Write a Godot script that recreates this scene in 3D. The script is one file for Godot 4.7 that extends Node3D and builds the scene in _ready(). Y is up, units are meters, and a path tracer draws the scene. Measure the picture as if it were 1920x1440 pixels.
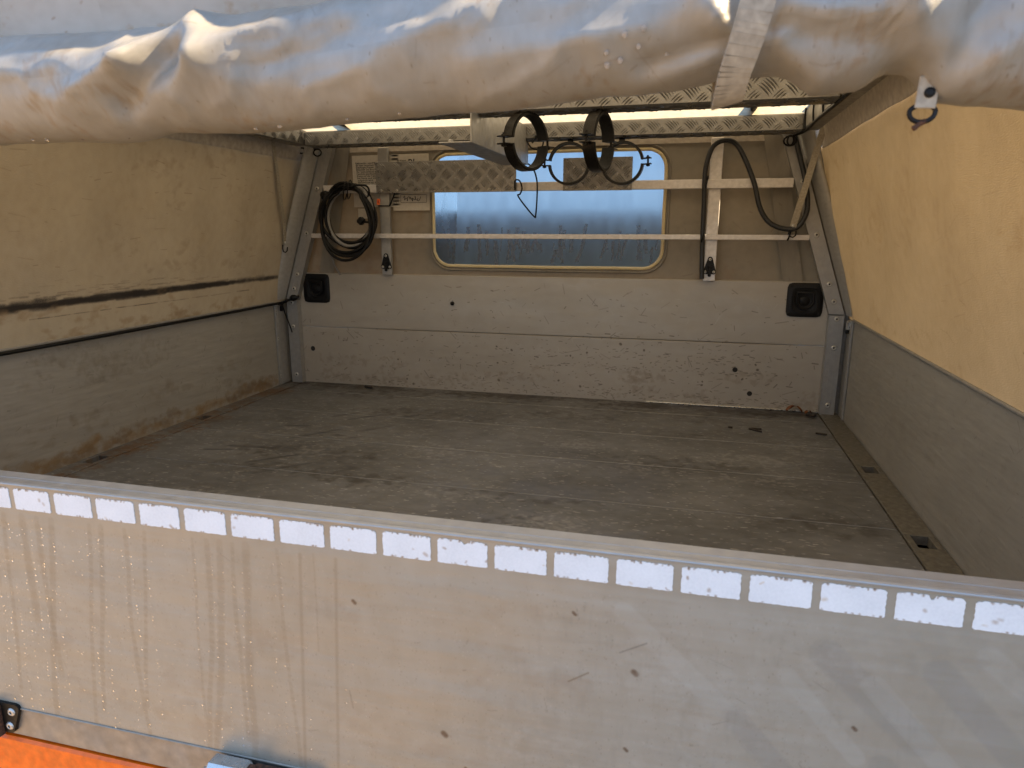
extends Node3D
# Open rear of a small aluminium truck bed under a tarpaulin cover.
# x right, y up (bed floor = 0), z towards the viewer (headboard = 0, tailgate = 1.8).

const HALF := 1.0          # half inner width of the bed
const HS := 0.317          # height of side boards and tailgate
const HF := 0.424          # height of the headboard
const GROUND := -0.92
var rng := RandomNumberGenerator.new()
var taken := {}
var M := {}                # materials
var S := {}                # shared small meshes

# ------------------------------------------------------------------ mesh helper
class MB:
	var st := SurfaceTool.new()
	var o := Vector3.ZERO
	var u := Vector3(1, 0, 0)
	var w := Vector3(0, -1, 0)
	func _init():
		st.begin(Mesh.PRIMITIVE_TRIANGLES)
	func map(origin: Vector3, uu: Vector3, ww: Vector3) -> MB:
		o = origin; u = uu; w = ww
		return self
	func p(a: Vector3):
		st.set_uv(Vector2((a - o).dot(u), (a - o).dot(w)))
		st.add_vertex(a)
	func tri(a: Vector3, b: Vector3, c: Vector3, sm := -1):
		st.set_smooth_group(sm)
		p(a); p(b); p(c)
	func quad(a: Vector3, b: Vector3, c: Vector3, d: Vector3, sm := -1):
		tri(a, b, c, sm); tri(a, c, d, sm)
	func out_tri(a: Vector3, b: Vector3, c: Vector3, away: Vector3, sm := -1):
		if (c - a).cross(b - a).dot(away) < 0: tri(a, c, b, sm)
		else: tri(a, b, c, sm)
	func out_quad(a: Vector3, b: Vector3, c: Vector3, d: Vector3, away: Vector3, sm := -1):
		out_tri(a, b, c, away, sm); out_tri(a, c, d, away, sm)
	# chamfered box
	func box(c: Vector3, s: Vector3, ch := 0.002, b := Basis.IDENTITY):
		var h := s * 0.5
		ch = minf(ch, minf(h.x, minf(h.y, h.z)) * 0.6)
		var P := func(sx: float, sy: float, sz: float, ax: int) -> Vector3:
			var v := Vector3(sx * (h.x - (0.0 if ax == 0 else ch)), sy * (h.y - (0.0 if ax == 1 else ch)), sz * (h.z - (0.0 if ax == 2 else ch)))
			return c + b * v
		for s1: float in [-1.0, 1.0]:
			out_quad(P.call(s1, -1, -1, 0), P.call(s1, 1, -1, 0), P.call(s1, 1, 1, 0), P.call(s1, -1, 1, 0), b.x * s1)
			out_quad(P.call(-1, s1, -1, 1), P.call(1, s1, -1, 1), P.call(1, s1, 1, 1), P.call(-1, s1, 1, 1), b.y * s1)
			out_quad(P.call(-1, -1, s1, 2), P.call(1, -1, s1, 2), P.call(1, 1, s1, 2), P.call(-1, 1, s1, 2), b.z * s1)
			for s2: float in [-1.0, 1.0]:
				out_quad(P.call(s1, s2, -1, 0), P.call(s1, s2, 1, 0), P.call(s1, s2, 1, 1), P.call(s1, s2, -1, 1), b.x * s1 + b.y * s2)
				out_quad(P.call(s1, -1, s2, 0), P.call(s1, 1, s2, 0), P.call(s1, 1, s2, 2), P.call(s1, -1, s2, 2), b.x * s1 + b.z * s2)
				out_quad(P.call(-1, s1, s2, 1), P.call(1, s1, s2, 1), P.call(1, s1, s2, 2), P.call(-1, s1, s2, 2), b.y * s1 + b.z * s2)
				for s3: float in [-1.0, 1.0]:
					out_tri(P.call(s1, s2, s3, 0), P.call(s1, s2, s3, 1), P.call(s1, s2, s3, 2), b.x * s1 + b.y * s2 + b.z * s3)
	# convex outline in a plane, pushed along n
	func slab(outline: Array, n: Vector3, t: float):
		var mid := Vector3.ZERO
		for q: Vector3 in outline: mid += q
		mid /= outline.size()
		var k := n * t
		for i in outline.size():
			var a: Vector3 = outline[i]
			var b: Vector3 = outline[(i + 1) % outline.size()]
			out_tri(mid + k, a + k, b + k, k)
			out_tri(mid, a, b, -k)
			out_quad(a, b, b + k, a + k, (a + b) * 0.5 - mid)
	func tube(pts: Array, r: float, sides := 8, closed := false, flat := 1.0, up0 := Vector3.ZERO):
		var n := pts.size()
		var rings := []
		var prev := Vector3.ZERO
		for i in n:
			var a: Vector3 = pts[(i - 1 + n) % n] if closed or i > 0 else pts[0]
			var b: Vector3 = pts[(i + 1) % n] if closed or i < n - 1 else pts[n - 1]
			var t := (b - a).normalized()
			var side := prev
			if i == 0:
				var ref := up0 if up0 != Vector3.ZERO else (Vector3.UP if absf(t.y) < 0.9 else Vector3.RIGHT)
				side = ref
			side = (side - t * side.dot(t)).normalized()
			prev = side
			var up := t.cross(side)
			var ring := []
			for k in sides:
				var an := TAU * k / sides
				ring.append(pts[i] + side * cos(an) * r + up * sin(an) * r * flat)
			rings.append(ring)
		for i in (n if closed else n - 1):
			var A: Array = rings[i]
			var B: Array = rings[(i + 1) % n]
			var ca: Vector3 = pts[i]
			for k in sides:
				var j := (k + 1) % sides
				out_quad(A[k], A[j], B[j], B[k], (A[k] + A[j]) * 0.5 - ca, 1)
		if not closed:
			for e in [0, n - 1]:
				var ring: Array = rings[e]
				var dirv: Vector3 = (pts[0] - pts[1]) if e == 0 else (pts[n - 1] - pts[n - 2])
				for k in sides:
					out_tri(pts[e], ring[k], ring[(k + 1) % sides], dirv, -1)
	# profile (radius, height) turned round axis n at c
	func lathe(c: Vector3, n: Vector3, prof: Array, sides := 14, sm := 1):
		n = n.normalized()
		var a := n.cross(Vector3.UP if absf(n.y) < 0.9 else Vector3.RIGHT).normalized()
		var b := n.cross(a)
		for i in prof.size() - 1:
			var q0: Vector2 = prof[i]
			var q1: Vector2 = prof[i + 1]
			for k in sides:
				var f := func(an: float) -> Vector3: return a * cos(an) + b * sin(an)
				var d0: Vector3 = f.call(TAU * k / sides)
				var d1: Vector3 = f.call(TAU * (k + 1) / sides)
				var nn := n * (q0.x - q1.x) + (d0 + d1) * 0.5 * (q1.y - q0.y)
				if q0.x > 0.00001: out_tri(c + d0 * q0.x + n * q0.y, c + d1 * q0.x + n * q0.y, c + d1 * q1.x + n * q1.y, nn, sm)
				if q1.x > 0.00001: out_tri(c + d0 * q0.x + n * q0.y, c + d1 * q1.x + n * q1.y, c + d0 * q1.x + n * q1.y, nn, sm)
	# smooth sheet from f(s, t) -> Vector3 with uv (s, t)
	func sheet(f: Callable, ns: int, nt: int, uvs := Vector2.ONE, uv2 = null):
		var P := []
		for i in ns + 1:
			var row := []
			for j in nt + 1: row.append(f.call(float(i) / ns, float(j) / nt))
			P.append(row)
		st.set_smooth_group(1)
		for i in ns:
			for j in nt:
				for q in [[0, 0], [1, 0], [1, 1], [0, 0], [1, 1], [0, 1]]:
					var s: float = float(i + q[0]) / ns
					var t: float = float(j + q[1]) / nt
					st.set_uv(Vector2(s * uvs.x, t * uvs.y))
					if uv2 != null: st.set_uv2(uv2.call(s, t))
					st.add_vertex(P[i + q[0]][j + q[1]])
	func done() -> ArrayMesh:
		st.generate_normals()
		st.index()
		return st.commit()

# ------------------------------------------------------------------ picture helper (colour print of a surface: grain, stains, scratches)
class Pic:
	var w: int
	var h: int
	var d: PackedByteArray
	var r := RandomNumberGenerator.new()
	func _init(ww: int, hh: int, seed_: int, ramp: Array, f1: float, f2: float, mix := 0.5, stretch := Vector2.ONE):
		w = ww; h = hh; r.seed = seed_
		var a := noise(w, h, seed_, f1, stretch)
		var b := noise(w, h, seed_ + 7, f2, stretch)
		var g := Gradient.new()
		g.offsets = PackedFloat32Array(); g.colors = PackedColorArray()
		for i in ramp.size(): g.add_point(float(i) / (ramp.size() - 1), ramp[i])
		var lut := PackedByteArray(); lut.resize(768)
		for i in 256:
			var c := g.sample(i / 255.0)
			lut[i * 3] = int(c.r * 255); lut[i * 3 + 1] = int(c.g * 255); lut[i * 3 + 2] = int(c.b * 255)
		d.resize(w * h * 3)
		var m := int(mix * 256)
		var m2 := 256 - m
		var k := 0
		for i in w * h:
			var t := ((a[i] * m + b[i] * m2) >> 8) * 3
			d[k] = lut[t]; d[k + 1] = lut[t + 1]; d[k + 2] = lut[t + 2]
			k += 3
	static func noise(ww: int, hh: int, seed_: int, f: float, stretch := Vector2.ONE) -> PackedByteArray:
		var n := FastNoiseLite.new()
		n.seed = seed_; n.frequency = f; n.noise_type = FastNoiseLite.TYPE_SIMPLEX_SMOOTH
		n.fractal_octaves = 4
		var iw := maxi(8, int(ww / stretch.x))
		var ih := maxi(8, int(hh / stretch.y))
		var im := n.get_image(iw, ih, false, false, true)
		if iw != ww or ih != hh: im.resize(ww, hh, Image.INTERPOLATE_CUBIC)
		if im.get_format() != Image.FORMAT_L8: im.convert(Image.FORMAT_L8)
		return im.get_data()
	func px(x: int, y: int, c: Color, a: float):
		var k := (y * w + x) * 3
		d[k] = int(lerpf(d[k], c.r * 255, a)); d[k + 1] = int(lerpf(d[k + 1], c.g * 255, a)); d[k + 2] = int(lerpf(d[k + 2], c.b * 255, a))
	# soft or ragged line in pixels
	func stroke(a: Vector2, b: Vector2, hw: float, c: Color, al: float, soft := 1.0, rag := 0.0):
		var lo := a.min(b) - Vector2.ONE * (hw + 1)
		var hi := a.max(b) + Vector2.ONE * (hw + 1)
		var ab := b - a
		var L := maxf(ab.length_squared(), 0.0001)
		for y in range(maxi(0, int(lo.y)), mini(h, int(hi.y) + 1)):
			for x in range(maxi(0, int(lo.x)), mini(w, int(hi.x) + 1)):
				var q := Vector2(x + 0.5, y + 0.5)
				var t := clampf((q - a).dot(ab) / L, 0, 1)
				var dd := q.distance_to(a + ab * t)
				if dd < hw:
					var k := al * clampf((hw - dd) / (hw * soft + 0.0001), 0, 1)
					if rag > 0: k *= 1.0 - rag * r.randf()
					px(x, y, c, k)
	# patch whose edge and inside follow a noise
	func patch(c0: Vector2, rad: Vector2, c: Color, al: float, seed_: int, f := 0.03, cut := 0.5, sharp := 6.0):
		var n := FastNoiseLite.new()
		n.seed = seed_; n.frequency = f; n.fractal_octaves = 4
		for y in range(maxi(0, int(c0.y - rad.y)), mini(h, int(c0.y + rad.y))):
			for x in range(maxi(0, int(c0.x - rad.x)), mini(w, int(c0.x + rad.x))):
				var e := ((Vector2(x, y) - c0) / rad).length()
				if e < 1:
					var v := n.get_noise_2d(x, y) * 0.5 + 0.5
					var k := clampf((v - cut - maxf(0, e - 0.55) * 0.8) * sharp, 0, 1)
					if k > 0.01: px(x, y, c, al * k * (0.7 + 0.3 * r.randf()))
	func scratches(n: int, x0: float, y0: float, x1: float, y1: float, lmin: float, lmax: float, ang: float, spread: float, hw: float, c: Color, al: float):
		for i in n:
			var q := Vector2(r.randf_range(x0, x1), r.randf_range(y0, y1))
			var l := lerpf(lmin, lmax, r.randf() * r.randf())
			var an := ang + r.randf_range(-spread, spread)
			stroke(q, q + Vector2(cos(an), sin(an)) * l, hw * r.randf_range(0.6, 1.3), c, al * r.randf_range(0.4, 1), 0.8, 0.3)
	func tex() -> ImageTexture:
		var im := Image.create_from_data(w, h, false, Image.FORMAT_RGB8, d)
		return ImageTexture.create_from_image(im)

# ------------------------------------------------------------------ object helpers
func numbered(n: String) -> String:
	if not taken.has(n):
		taken[n] = 0
		return n
	taken[n] += 1
	return "%s_%03d" % [n, taken[n]]

func tag(o: Node, label: String, category: String, group := "") -> Node:
	o.set_meta("label", label); o.set_meta("category", category)
	if group != "": o.set_meta("group", group)
	return o

func thing(called: String, label: String, category: String, at := Vector3.ZERO, group := "") -> Node3D:
	var o := Node3D.new()
	o.name = numbered(called)
	add_child(o)
	o.position = at
	tag(o, label, category, group)
	return o

func holder(called: String, parent: Node) -> Node3D:
	var o := Node3D.new()
	o.name = called
	parent.add_child(o, true)
	return o

func put(called: String, mesh: Mesh, m: Material, parent: Node, at := Vector3.ZERO, label := "") -> MeshInstance3D:
	var o := MeshInstance3D.new()
	o.name = called if parent != self else numbered(called)
	o.mesh = mesh
	if m: o.material_override = m
	o.position = at
	parent.add_child(o, true)
	if label != "": o.set_meta("label", label)
	return o

func stuff(o: Node) -> Node:
	o.set_meta("kind", "stuff")
	return o

func lin(r: float, g: float, b: float) -> Color:      # real base colour -> srgb
	return Color(r, g, b).linear_to_srgb()

func noise_tex(f: float, seed_: int, lo := 0.0, hi := 1.0, size := 512) -> NoiseTexture2D:
	var n := FastNoiseLite.new()
	n.seed = seed_; n.frequency = f; n.fractal_octaves = 4
	var t := NoiseTexture2D.new()
	t.noise = n; t.width = size; t.height = size; t.seamless = true
	var g := Gradient.new()
	g.set_color(0, Color(lo, lo, lo)); g.set_color(1, Color(hi, hi, hi))
	t.color_ramp = g
	return t

func mat(c: Color, rough := 0.6, metal := 0.0, tex: Texture2D = null) -> StandardMaterial3D:
	var m := StandardMaterial3D.new()
	m.albedo_color = c
	m.roughness = rough
	m.metallic = metal
	if tex: m.albedo_texture = tex
	m.cull_mode = BaseMaterial3D.CULL_DISABLED
	return m

# a plain material with small mottling in colour and roughness
func worn(c: Color, rough: float, metal: float, vary := 0.18, scale := 5.0, seed_ := 1, bump := 0.0) -> StandardMaterial3D:
	var m := mat(c, 1.0, metal, noise_tex(0.02, seed_, 1.0 - vary, 1.0, 512))
	m.roughness_texture = noise_tex(0.03, seed_ + 3, maxf(0.05, rough - 0.15), minf(1.0, rough + 0.15), 256)
	m.uv1_triplanar = true
	m.uv1_world_triplanar = true
	m.uv1_scale = Vector3.ONE * scale
	if bump > 0:
		m.heightmap_enabled = true
		m.heightmap_texture = m.albedo_texture
		m.heightmap_scale = bump
	return m

# ------------------------------------------------------------------ start
func _ready():
	rng.seed = 4711
	camera_and_light()
	materials()
	small_meshes()
	ground_and_cab()
	truck_bed()
	roof_frame()
	tarpaulin()
	clamps_and_cables()
	papers_and_litter()

func camera_and_light():
	var cam := Camera3D.new()
	cam.name = "camera"
	add_child(cam)
	cam.transform = Transform3D(Basis(Vector3(0.968874, 0.001043, -0.247551), Vector3(-0.055604, 0.975356, -0.213515), Vector3(0.241227, 0.220634, 0.945056)).orthonormalized(), Vector3(0.50218, 0.58609, 2.35549))
	cam.fov = 58.68
	cam.near = 0.02
	cam.far = 400
	cam.current = true
	var lens := CameraAttributesPhysical.new()
	lens.frustum_focal_length = 24.0
	lens.exposure_aperture = 17.0
	lens.frustum_focus_distance = 1.9
	cam.attributes = lens
	cam.fov = 58.68
	var env := Environment.new()
	env.background_mode = Environment.BG_SKY
	var sm := ProceduralSkyMaterial.new()
	sm.sky_top_color = Color(0.44, 0.56, 0.72)
	sm.sky_horizon_color = Color(0.76, 0.81, 0.86)
	sm.sky_curve = 0.16
	sm.ground_horizon_color = Color(0.5, 0.46, 0.40)
	sm.ground_bottom_color = Color(0.36, 0.32, 0.27)
	sm.sun_angle_max = 12.0
	sm.energy_multiplier = 0.9
	var sky := Sky.new()
	sky.sky_material = sm
	env.sky = sky
	env.tonemap_mode = Environment.TONE_MAPPER_LINEAR
	env.tonemap_exposure = 4.35
	env.sdfgi_enabled = true
	env.ssao_enabled = true
	env.ssil_enabled = true
	var we := WorldEnvironment.new()
	we.name = "environment"
	we.environment = env
	add_child(we)
	var sun := DirectionalLight3D.new()
	sun.name = "sun"
	add_child(sun)
	sun.light_color = Color(1.0, 0.89, 0.72)
	sun.light_energy = 1.6
	sun.light_angular_distance = 0.5
	sun.shadow_enabled = true
	sun.look_at_from_position(Vector3(4.2, 3.4, -0.55), Vector3.ZERO, Vector3.UP)

# ------------------------------------------------------------------ materials
func materials():
	M.alu = worn(lin(0.35, 0.345, 0.335), 0.42, 0.45, 0.07, 4.0, 11)
	M.alu_dull = worn(lin(0.28, 0.272, 0.255), 0.5, 0.3, 0.12, 4.0, 12)
	M.alu_bright = worn(lin(0.62, 0.61, 0.59), 0.3, 0.85, 0.12, 6.0, 13)
	M.edge = worn(lin(0.17, 0.155, 0.125), 0.55, 0.2, 0.3, 6.0, 9)
	M.channel = worn(lin(0.37, 0.36, 0.34), 0.5, 0.15, 0.12, 6.0, 10)
	M.rail = worn(lin(0.68, 0.645, 0.62), 0.45, 0.3, 0.10, 6.0, 14)
	M.tread = worn(lin(0.23, 0.222, 0.21), 0.34, 0.75, 0.06, 5.0, 15)
	M.rivet = worn(lin(0.60, 0.58, 0.54), 0.35, 0.6, 0.2, 40.0, 16)
	M.black = worn(lin(0.007, 0.007, 0.008), 0.5, 0.0, 0.4, 20.0, 17)
	M.black.metallic_specular = 0.35
	M.rubber = worn(lin(0.006, 0.006, 0.006), 0.75, 0.0, 0.4, 20.0, 18)
	M.iron = worn(lin(0.016, 0.014, 0.012), 0.5, 0.5, 0.6, 25.0, 19)
	M.zinc = worn(lin(0.035, 0.031, 0.027), 0.38, 0.7, 0.6, 25.0, 20)
	M.hose = worn(lin(0.026, 0.028, 0.032), 0.5, 0.0, 0.25, 15.0, 21)
	M.grey_cable = worn(lin(0.22, 0.21, 0.20), 0.5, 0.0, 0.2, 15.0, 22)
	M.webbing = worn(lin(0.44, 0.39, 0.31), 0.8, 0.0, 0.25, 12.0, 23)
	M.paper = worn(lin(0.50, 0.46, 0.40), 0.6, 0.0, 0.08, 6.0, 24)
	M.ink = mat(lin(0.02, 0.02, 0.022), 0.7)
	M.orange = worn(lin(0.92, 0.145, 0.0), 0.45, 0.0, 0.2, 5.0, 25)
	M.orange_tag = mat(lin(0.85, 0.18, 0.04), 0.5)
	M.red = mat(lin(0.3, 0.02, 0.02), 0.5)
	M.rust = worn(lin(0.16, 0.065, 0.03), 0.85, 0.0, 0.6, 20.0, 26)
	M.dark = mat(lin(0.015, 0.013, 0.012), 0.9)
	M.leaf = worn(lin(0.28, 0.10, 0.035), 0.7, 0.0, 0.5, 60.0, 27)
	M.leaf.backlight_enabled = true
	M.leaf.backlight = Color(0.5, 0.28, 0.1)
	M.twig = mat(lin(0.03, 0.022, 0.016), 0.9)
	M.cab = mat(lin(0.018, 0.022, 0.03), 0.5)
	M.cab_glass = mat(lin(0.02, 0.025, 0.03), 0.04)
	var water := mat(Color(1, 1, 1, 0.0), 0.0)
	water.refraction_enabled = true
	water.refraction_scale = 0.033
	water.cull_mode = BaseMaterial3D.CULL_BACK
	M.water = water
	M.drop = water.duplicate()
	M.drop.albedo_color = Color(0.95, 0.92, 0.88, 0.16)
	M.drop.roughness = 0.08
	M.floor = floor_material()
	M.head = headboard_material()
	M.side_l = side_material(true)
	M.side_r = side_material(false)
	M.gate = tailgate_material()
	M.canvas_l = canvas_material(true)
	M.canvas_r = canvas_material(false)
	M.canvas_front = front_canvas_material()
	M.roof = worn(lin(0.84, 0.77, 0.63), 0.7, 0.0, 0.12, 3.0, 40)
	M.roof.backlight_enabled = true
	M.roof.backlight = Color(0.88, 0.866, 0.82)
	M.hem = worn(lin(0.46, 0.405, 0.34), 0.6, 0.0, 0.2, 4.0, 41)
	M.hem.backlight_enabled = true
	M.hem.backlight = Color(0.20, 0.185, 0.16)
	M.roll = roll_material()
	M.flap = M.roll.duplicate()
	M.flap.roughness = 0.65
	M.flap.metallic_specular = 0.4
	M.flap.detail_albedo = flap_print()
	M.pane = pane_material()
	M.welt = mat(lin(0.85, 0.74, 0.48), 0.35)
	M.welt.backlight_enabled = true
	M.welt.backlight = Color(1, 0.92, 0.75)
	M.tape = tape_material()

func floor_material() -> StandardMaterial3D:
	# 1024 x 1024 over x -1..1, z 0..1.78
	var p := Pic.new(1024, 1024, 31, [lin(0.04, 0.039, 0.038), lin(0.074, 0.074, 0.074), lin(0.10, 0.101, 0.102), lin(0.125, 0.127, 0.13), lin(0.16, 0.163, 0.167)], 0.006, 0.05, 0.6, Vector2(1.6, 1.0))
	var r := p.r
	# pale worn flecks, lying across the bed
	for i in 8000:
		var q := Vector2(r.randf() * 1024, r.randf() * 1024)
		var l := 1.0 + 6.0 * pow(r.randf(), 3)
		var a := r.randf_range(-0.35, 0.25)
		p.stroke(q, q + Vector2(cos(a), sin(a)) * l, r.randf_range(0.7, 1.55), lin(0.44, 0.43, 0.41), r.randf_range(0.15, 0.85), 0.7, 0.3)
	for i in 26:
		p.patch(Vector2(r.randf_range(150, 950), r.randf_range(250, 1000)), Vector2(r.randf_range(30, 110), r.randf_range(20, 60)), lin(0.24, 0.236, 0.23), 0.5, 500 + i, 0.07, 0.5, 6.0)
	for i in 30:
		p.patch(Vector2(r.randf_range(60, 1000), r.randf_range(0, 1000)), Vector2(r.randf_range(40, 150), r.randf_range(20, 70)), lin(0.03, 0.026, 0.022), 0.55, 540 + i, 0.04, 0.5, 5.0)
	# dark rubber scuffs towards the left
	for q in [[215, 260, 245, 222, 4], [250, 268, 290, 222, 4], [300, 330, 330, 290, 4], [170, 330, 205, 322, 6], [215, 395, 262, 330, 4], [150, 455, 215, 448, 6], [130, 480, 165, 470, 6], [215, 520, 262, 470, 5], [250, 560, 300, 500, 4], [240, 360, 262, 352, 3], [330, 235, 352, 205, 3]]:
		for k in 4:
			var o := Vector2(r.randf_range(-4, 4), r.randf_range(-3, 3))
			p.stroke(Vector2(q[0], q[1]) + o, Vector2(q[2], q[3]) + o, q[4] * r.randf_range(0.5, 1.1), lin(0.03, 0.03, 0.033), 0.4, 0.9, 0.6)
	# soil and rust washed along the left edge, and grime below the headboard
	for i in 60:
		p.patch(Vector2(r.randf_range(0, 45), r.randf_range(60, 1000)), Vector2(r.randf_range(15, 40), r.randf_range(20, 60)), lin(0.10, 0.05, 0.022), 0.6, 600 + i, 0.06, 0.45, 5.0)
	for i in 50:
		p.patch(Vector2(r.randf_range(0, 1024), r.randf_range(0, 45)), Vector2(r.randf_range(30, 80), r.randf_range(12, 34)), lin(0.022, 0.017, 0.013), 0.75, 680 + i, 0.05, 0.42, 5.0)
	p.scratches(500, 0, 0, 1024, 1024, 6, 60, 0.1, 1.2, 0.8, lin(0.03, 0.026, 0.022), 0.6)
	p.scratches(160, 0, 0, 1024, 1024, 10, 90, -0.1, 0.4, 0.7, lin(0.3, 0.28, 0.26), 0.4)
	var m := mat(Color.WHITE, 1.0, 0.0, p.tex())
	m.roughness_texture = noise_tex(0.02, 77, 0.38, 0.7)
	m.heightmap_enabled = true
	m.heightmap_texture = noise_tex(0.12, 78, 0, 1)
	m.heightmap_scale = 0.08
	return m

func headboard_material() -> StandardMaterial3D:
	# 1400 x 320 over x -0.95..0.95, y 0.43..0
	var p := Pic.new(1400, 320, 51, [lin(0.335, 0.30, 0.25), lin(0.36, 0.325, 0.275), lin(0.38, 0.345, 0.295), lin(0.40, 0.367, 0.317)], 0.004, 0.03, 0.6, Vector2(1.5, 1))
	var r := p.r
	var dk := lin(0.085, 0.066, 0.05)
	for i in 520:      # chipped flecks, mostly on the lower board
		var y := 160.0 + 155.0 * r.randf() if r.randf() < 0.82 else r.randf_range(30, 160)
		var x := 1400 * r.randf() if r.randf() < 0.45 else r.randf_range(380, 1330)
		var q := Vector2(x, y)
		var a := r.randf_range(-0.3, 0.3) if r.randf() < 0.7 else r.randf_range(-1.6, 1.6)
		p.stroke(q, q + Vector2(cos(a), sin(a)) * (1.5 + 13.0 * pow(r.randf(), 3)), r.randf_range(0.8, 1.7), dk, r.randf_range(0.3, 0.9), 0.7, 0.3)
	for band in [[600, 190, 1250, 214], [700, 225, 1320, 238], [800, 296, 1330, 314], [150, 300, 900, 316]]:
		p.scratches(80, band[0], band[1], band[2], band[3], 2, 14, 0.0, 0.25, 1.2, dk, 0.8)
	for i in 22:
		var q := Vector2(r.randf_range(150, 1300), r.randf_range(170, 310))
		p.stroke(q, q + Vector2(r.randf_range(-2, 2), r.randf_range(-2, 2)), r.randf_range(2.0, 4.2), dk, 0.9, 0.6, 0.2)
	p.scratches(110, 0, 20, 1400, 310, 8, 46, 0.1, 1.3, 1.2, lin(0.10, 0.085, 0.07), 0.7)
	p.scratches(70, 0, 20, 1400, 310, 8, 40, 0.0, 1.5, 0.7, lin(0.55, 0.52, 0.48), 0.45)
	for i in 26:
		p.patch(Vector2(r.randf_range(0, 1400), r.randf_range(240, 320)), Vector2(r.randf_range(40, 130), r.randf_range(10, 30)), lin(0.22, 0.18, 0.135), 0.4, 900 + i, 0.04, 0.45, 4.0)
	for i in 14:
		p.patch(Vector2(r.randf_range(0, 1400), r.randf_range(10, 320)), Vector2(r.randf_range(60, 160), r.randf_range(30, 70)), lin(0.43, 0.39, 0.35), 0.3, 940 + i, 0.02, 0.5, 4.0)
	var m := mat(Color.WHITE, 1.0, 0.25, p.tex())
	m.roughness_texture = noise_tex(0.015, 53, 0.36, 0.6)
	m.heightmap_enabled = true
	m.heightmap_texture = noise_tex(0.006, 54, 0, 1)
	m.heightmap_scale = 0.12
	return m

func side_material(left: bool) -> StandardMaterial3D:
	# 1200 x 220 over z 0..1.78, y 0.32..0
	var s := 61 if left else 71
	var ramp := [lin(0.265, 0.248, 0.218), lin(0.285, 0.27, 0.242), lin(0.305, 0.29, 0.262), lin(0.325, 0.31, 0.283)]
	var p := Pic.new(1200, 220, s, ramp, 0.006, 0.04, 0.55, Vector2(2, 1))
	var r := p.r
	p.scratches(260, 0, 10, 1200, 215, 2, 20, 0.2, 1.5, 0.8, lin(0.06, 0.05, 0.04), 0.5)
	p.scratches(60, 0, 10, 1200, 215, 10, 60, 0.4, 0.8, 0.7, lin(0.4, 0.39, 0.37), 0.35)
	if left:
		for i in 90:    # ochre and rust tide mark along the floor edge
			p.patch(Vector2(r.randf_range(80, 1200), 222 - r.randf_range(0, 26)), Vector2(r.randf_range(30, 90), r.randf_range(8, 26)), lin(0.22, 0.13, 0.055) if r.randf() < 0.55 else lin(0.15, 0.10, 0.06), 0.38, 300 + i, 0.03, 0.42, 4.0)
		for i in 22:    # brown smudges
			p.patch(Vector2(r.randf_range(430, 760), r.randf_range(25, 85)), Vector2(r.randf_range(25, 70), r.randf_range(15, 34)), lin(0.14, 0.12, 0.095), 0.22, 420 + i, 0.045, 0.48, 4.0)
		for i in 12:
			p.patch(Vector2(r.randf_range(200, 1000), r.randf_range(120, 180)), Vector2(r.randf_range(50, 120), r.randf_range(8, 20)), lin(0.16, 0.13, 0.095), 0.28, 450 + i, 0.03, 0.45, 4.0)
		p.stroke(Vector2(905, 120), Vector2(905, 128), 5, lin(0.06, 0.05, 0.04), 0.5, 0.9, 0.5)
		p.stroke(Vector2(904, 130), Vector2(902, 172), 2, lin(0.06, 0.05, 0.04), 0.6, 0.9, 0.5)
	else:
		for i in 10:
			p.patch(Vector2(r.randf_range(300, 1100), r.randf_range(60, 160)), Vector2(r.randf_range(30, 80), r.randf_range(20, 50)), lin(0.18, 0.165, 0.14), 0.25, 470 + i, 0.03, 0.5, 4.0)
	var m := mat(Color.WHITE, 1.0, 0.2, p.tex())
	m.roughness_texture = noise_tex(0.02, s + 2, 0.4, 0.62)
	m.heightmap_enabled = true
	m.heightmap_texture = noise_tex(0.01, s + 4, 0, 1)
	m.heightmap_scale = 0.15
	return m

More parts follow.
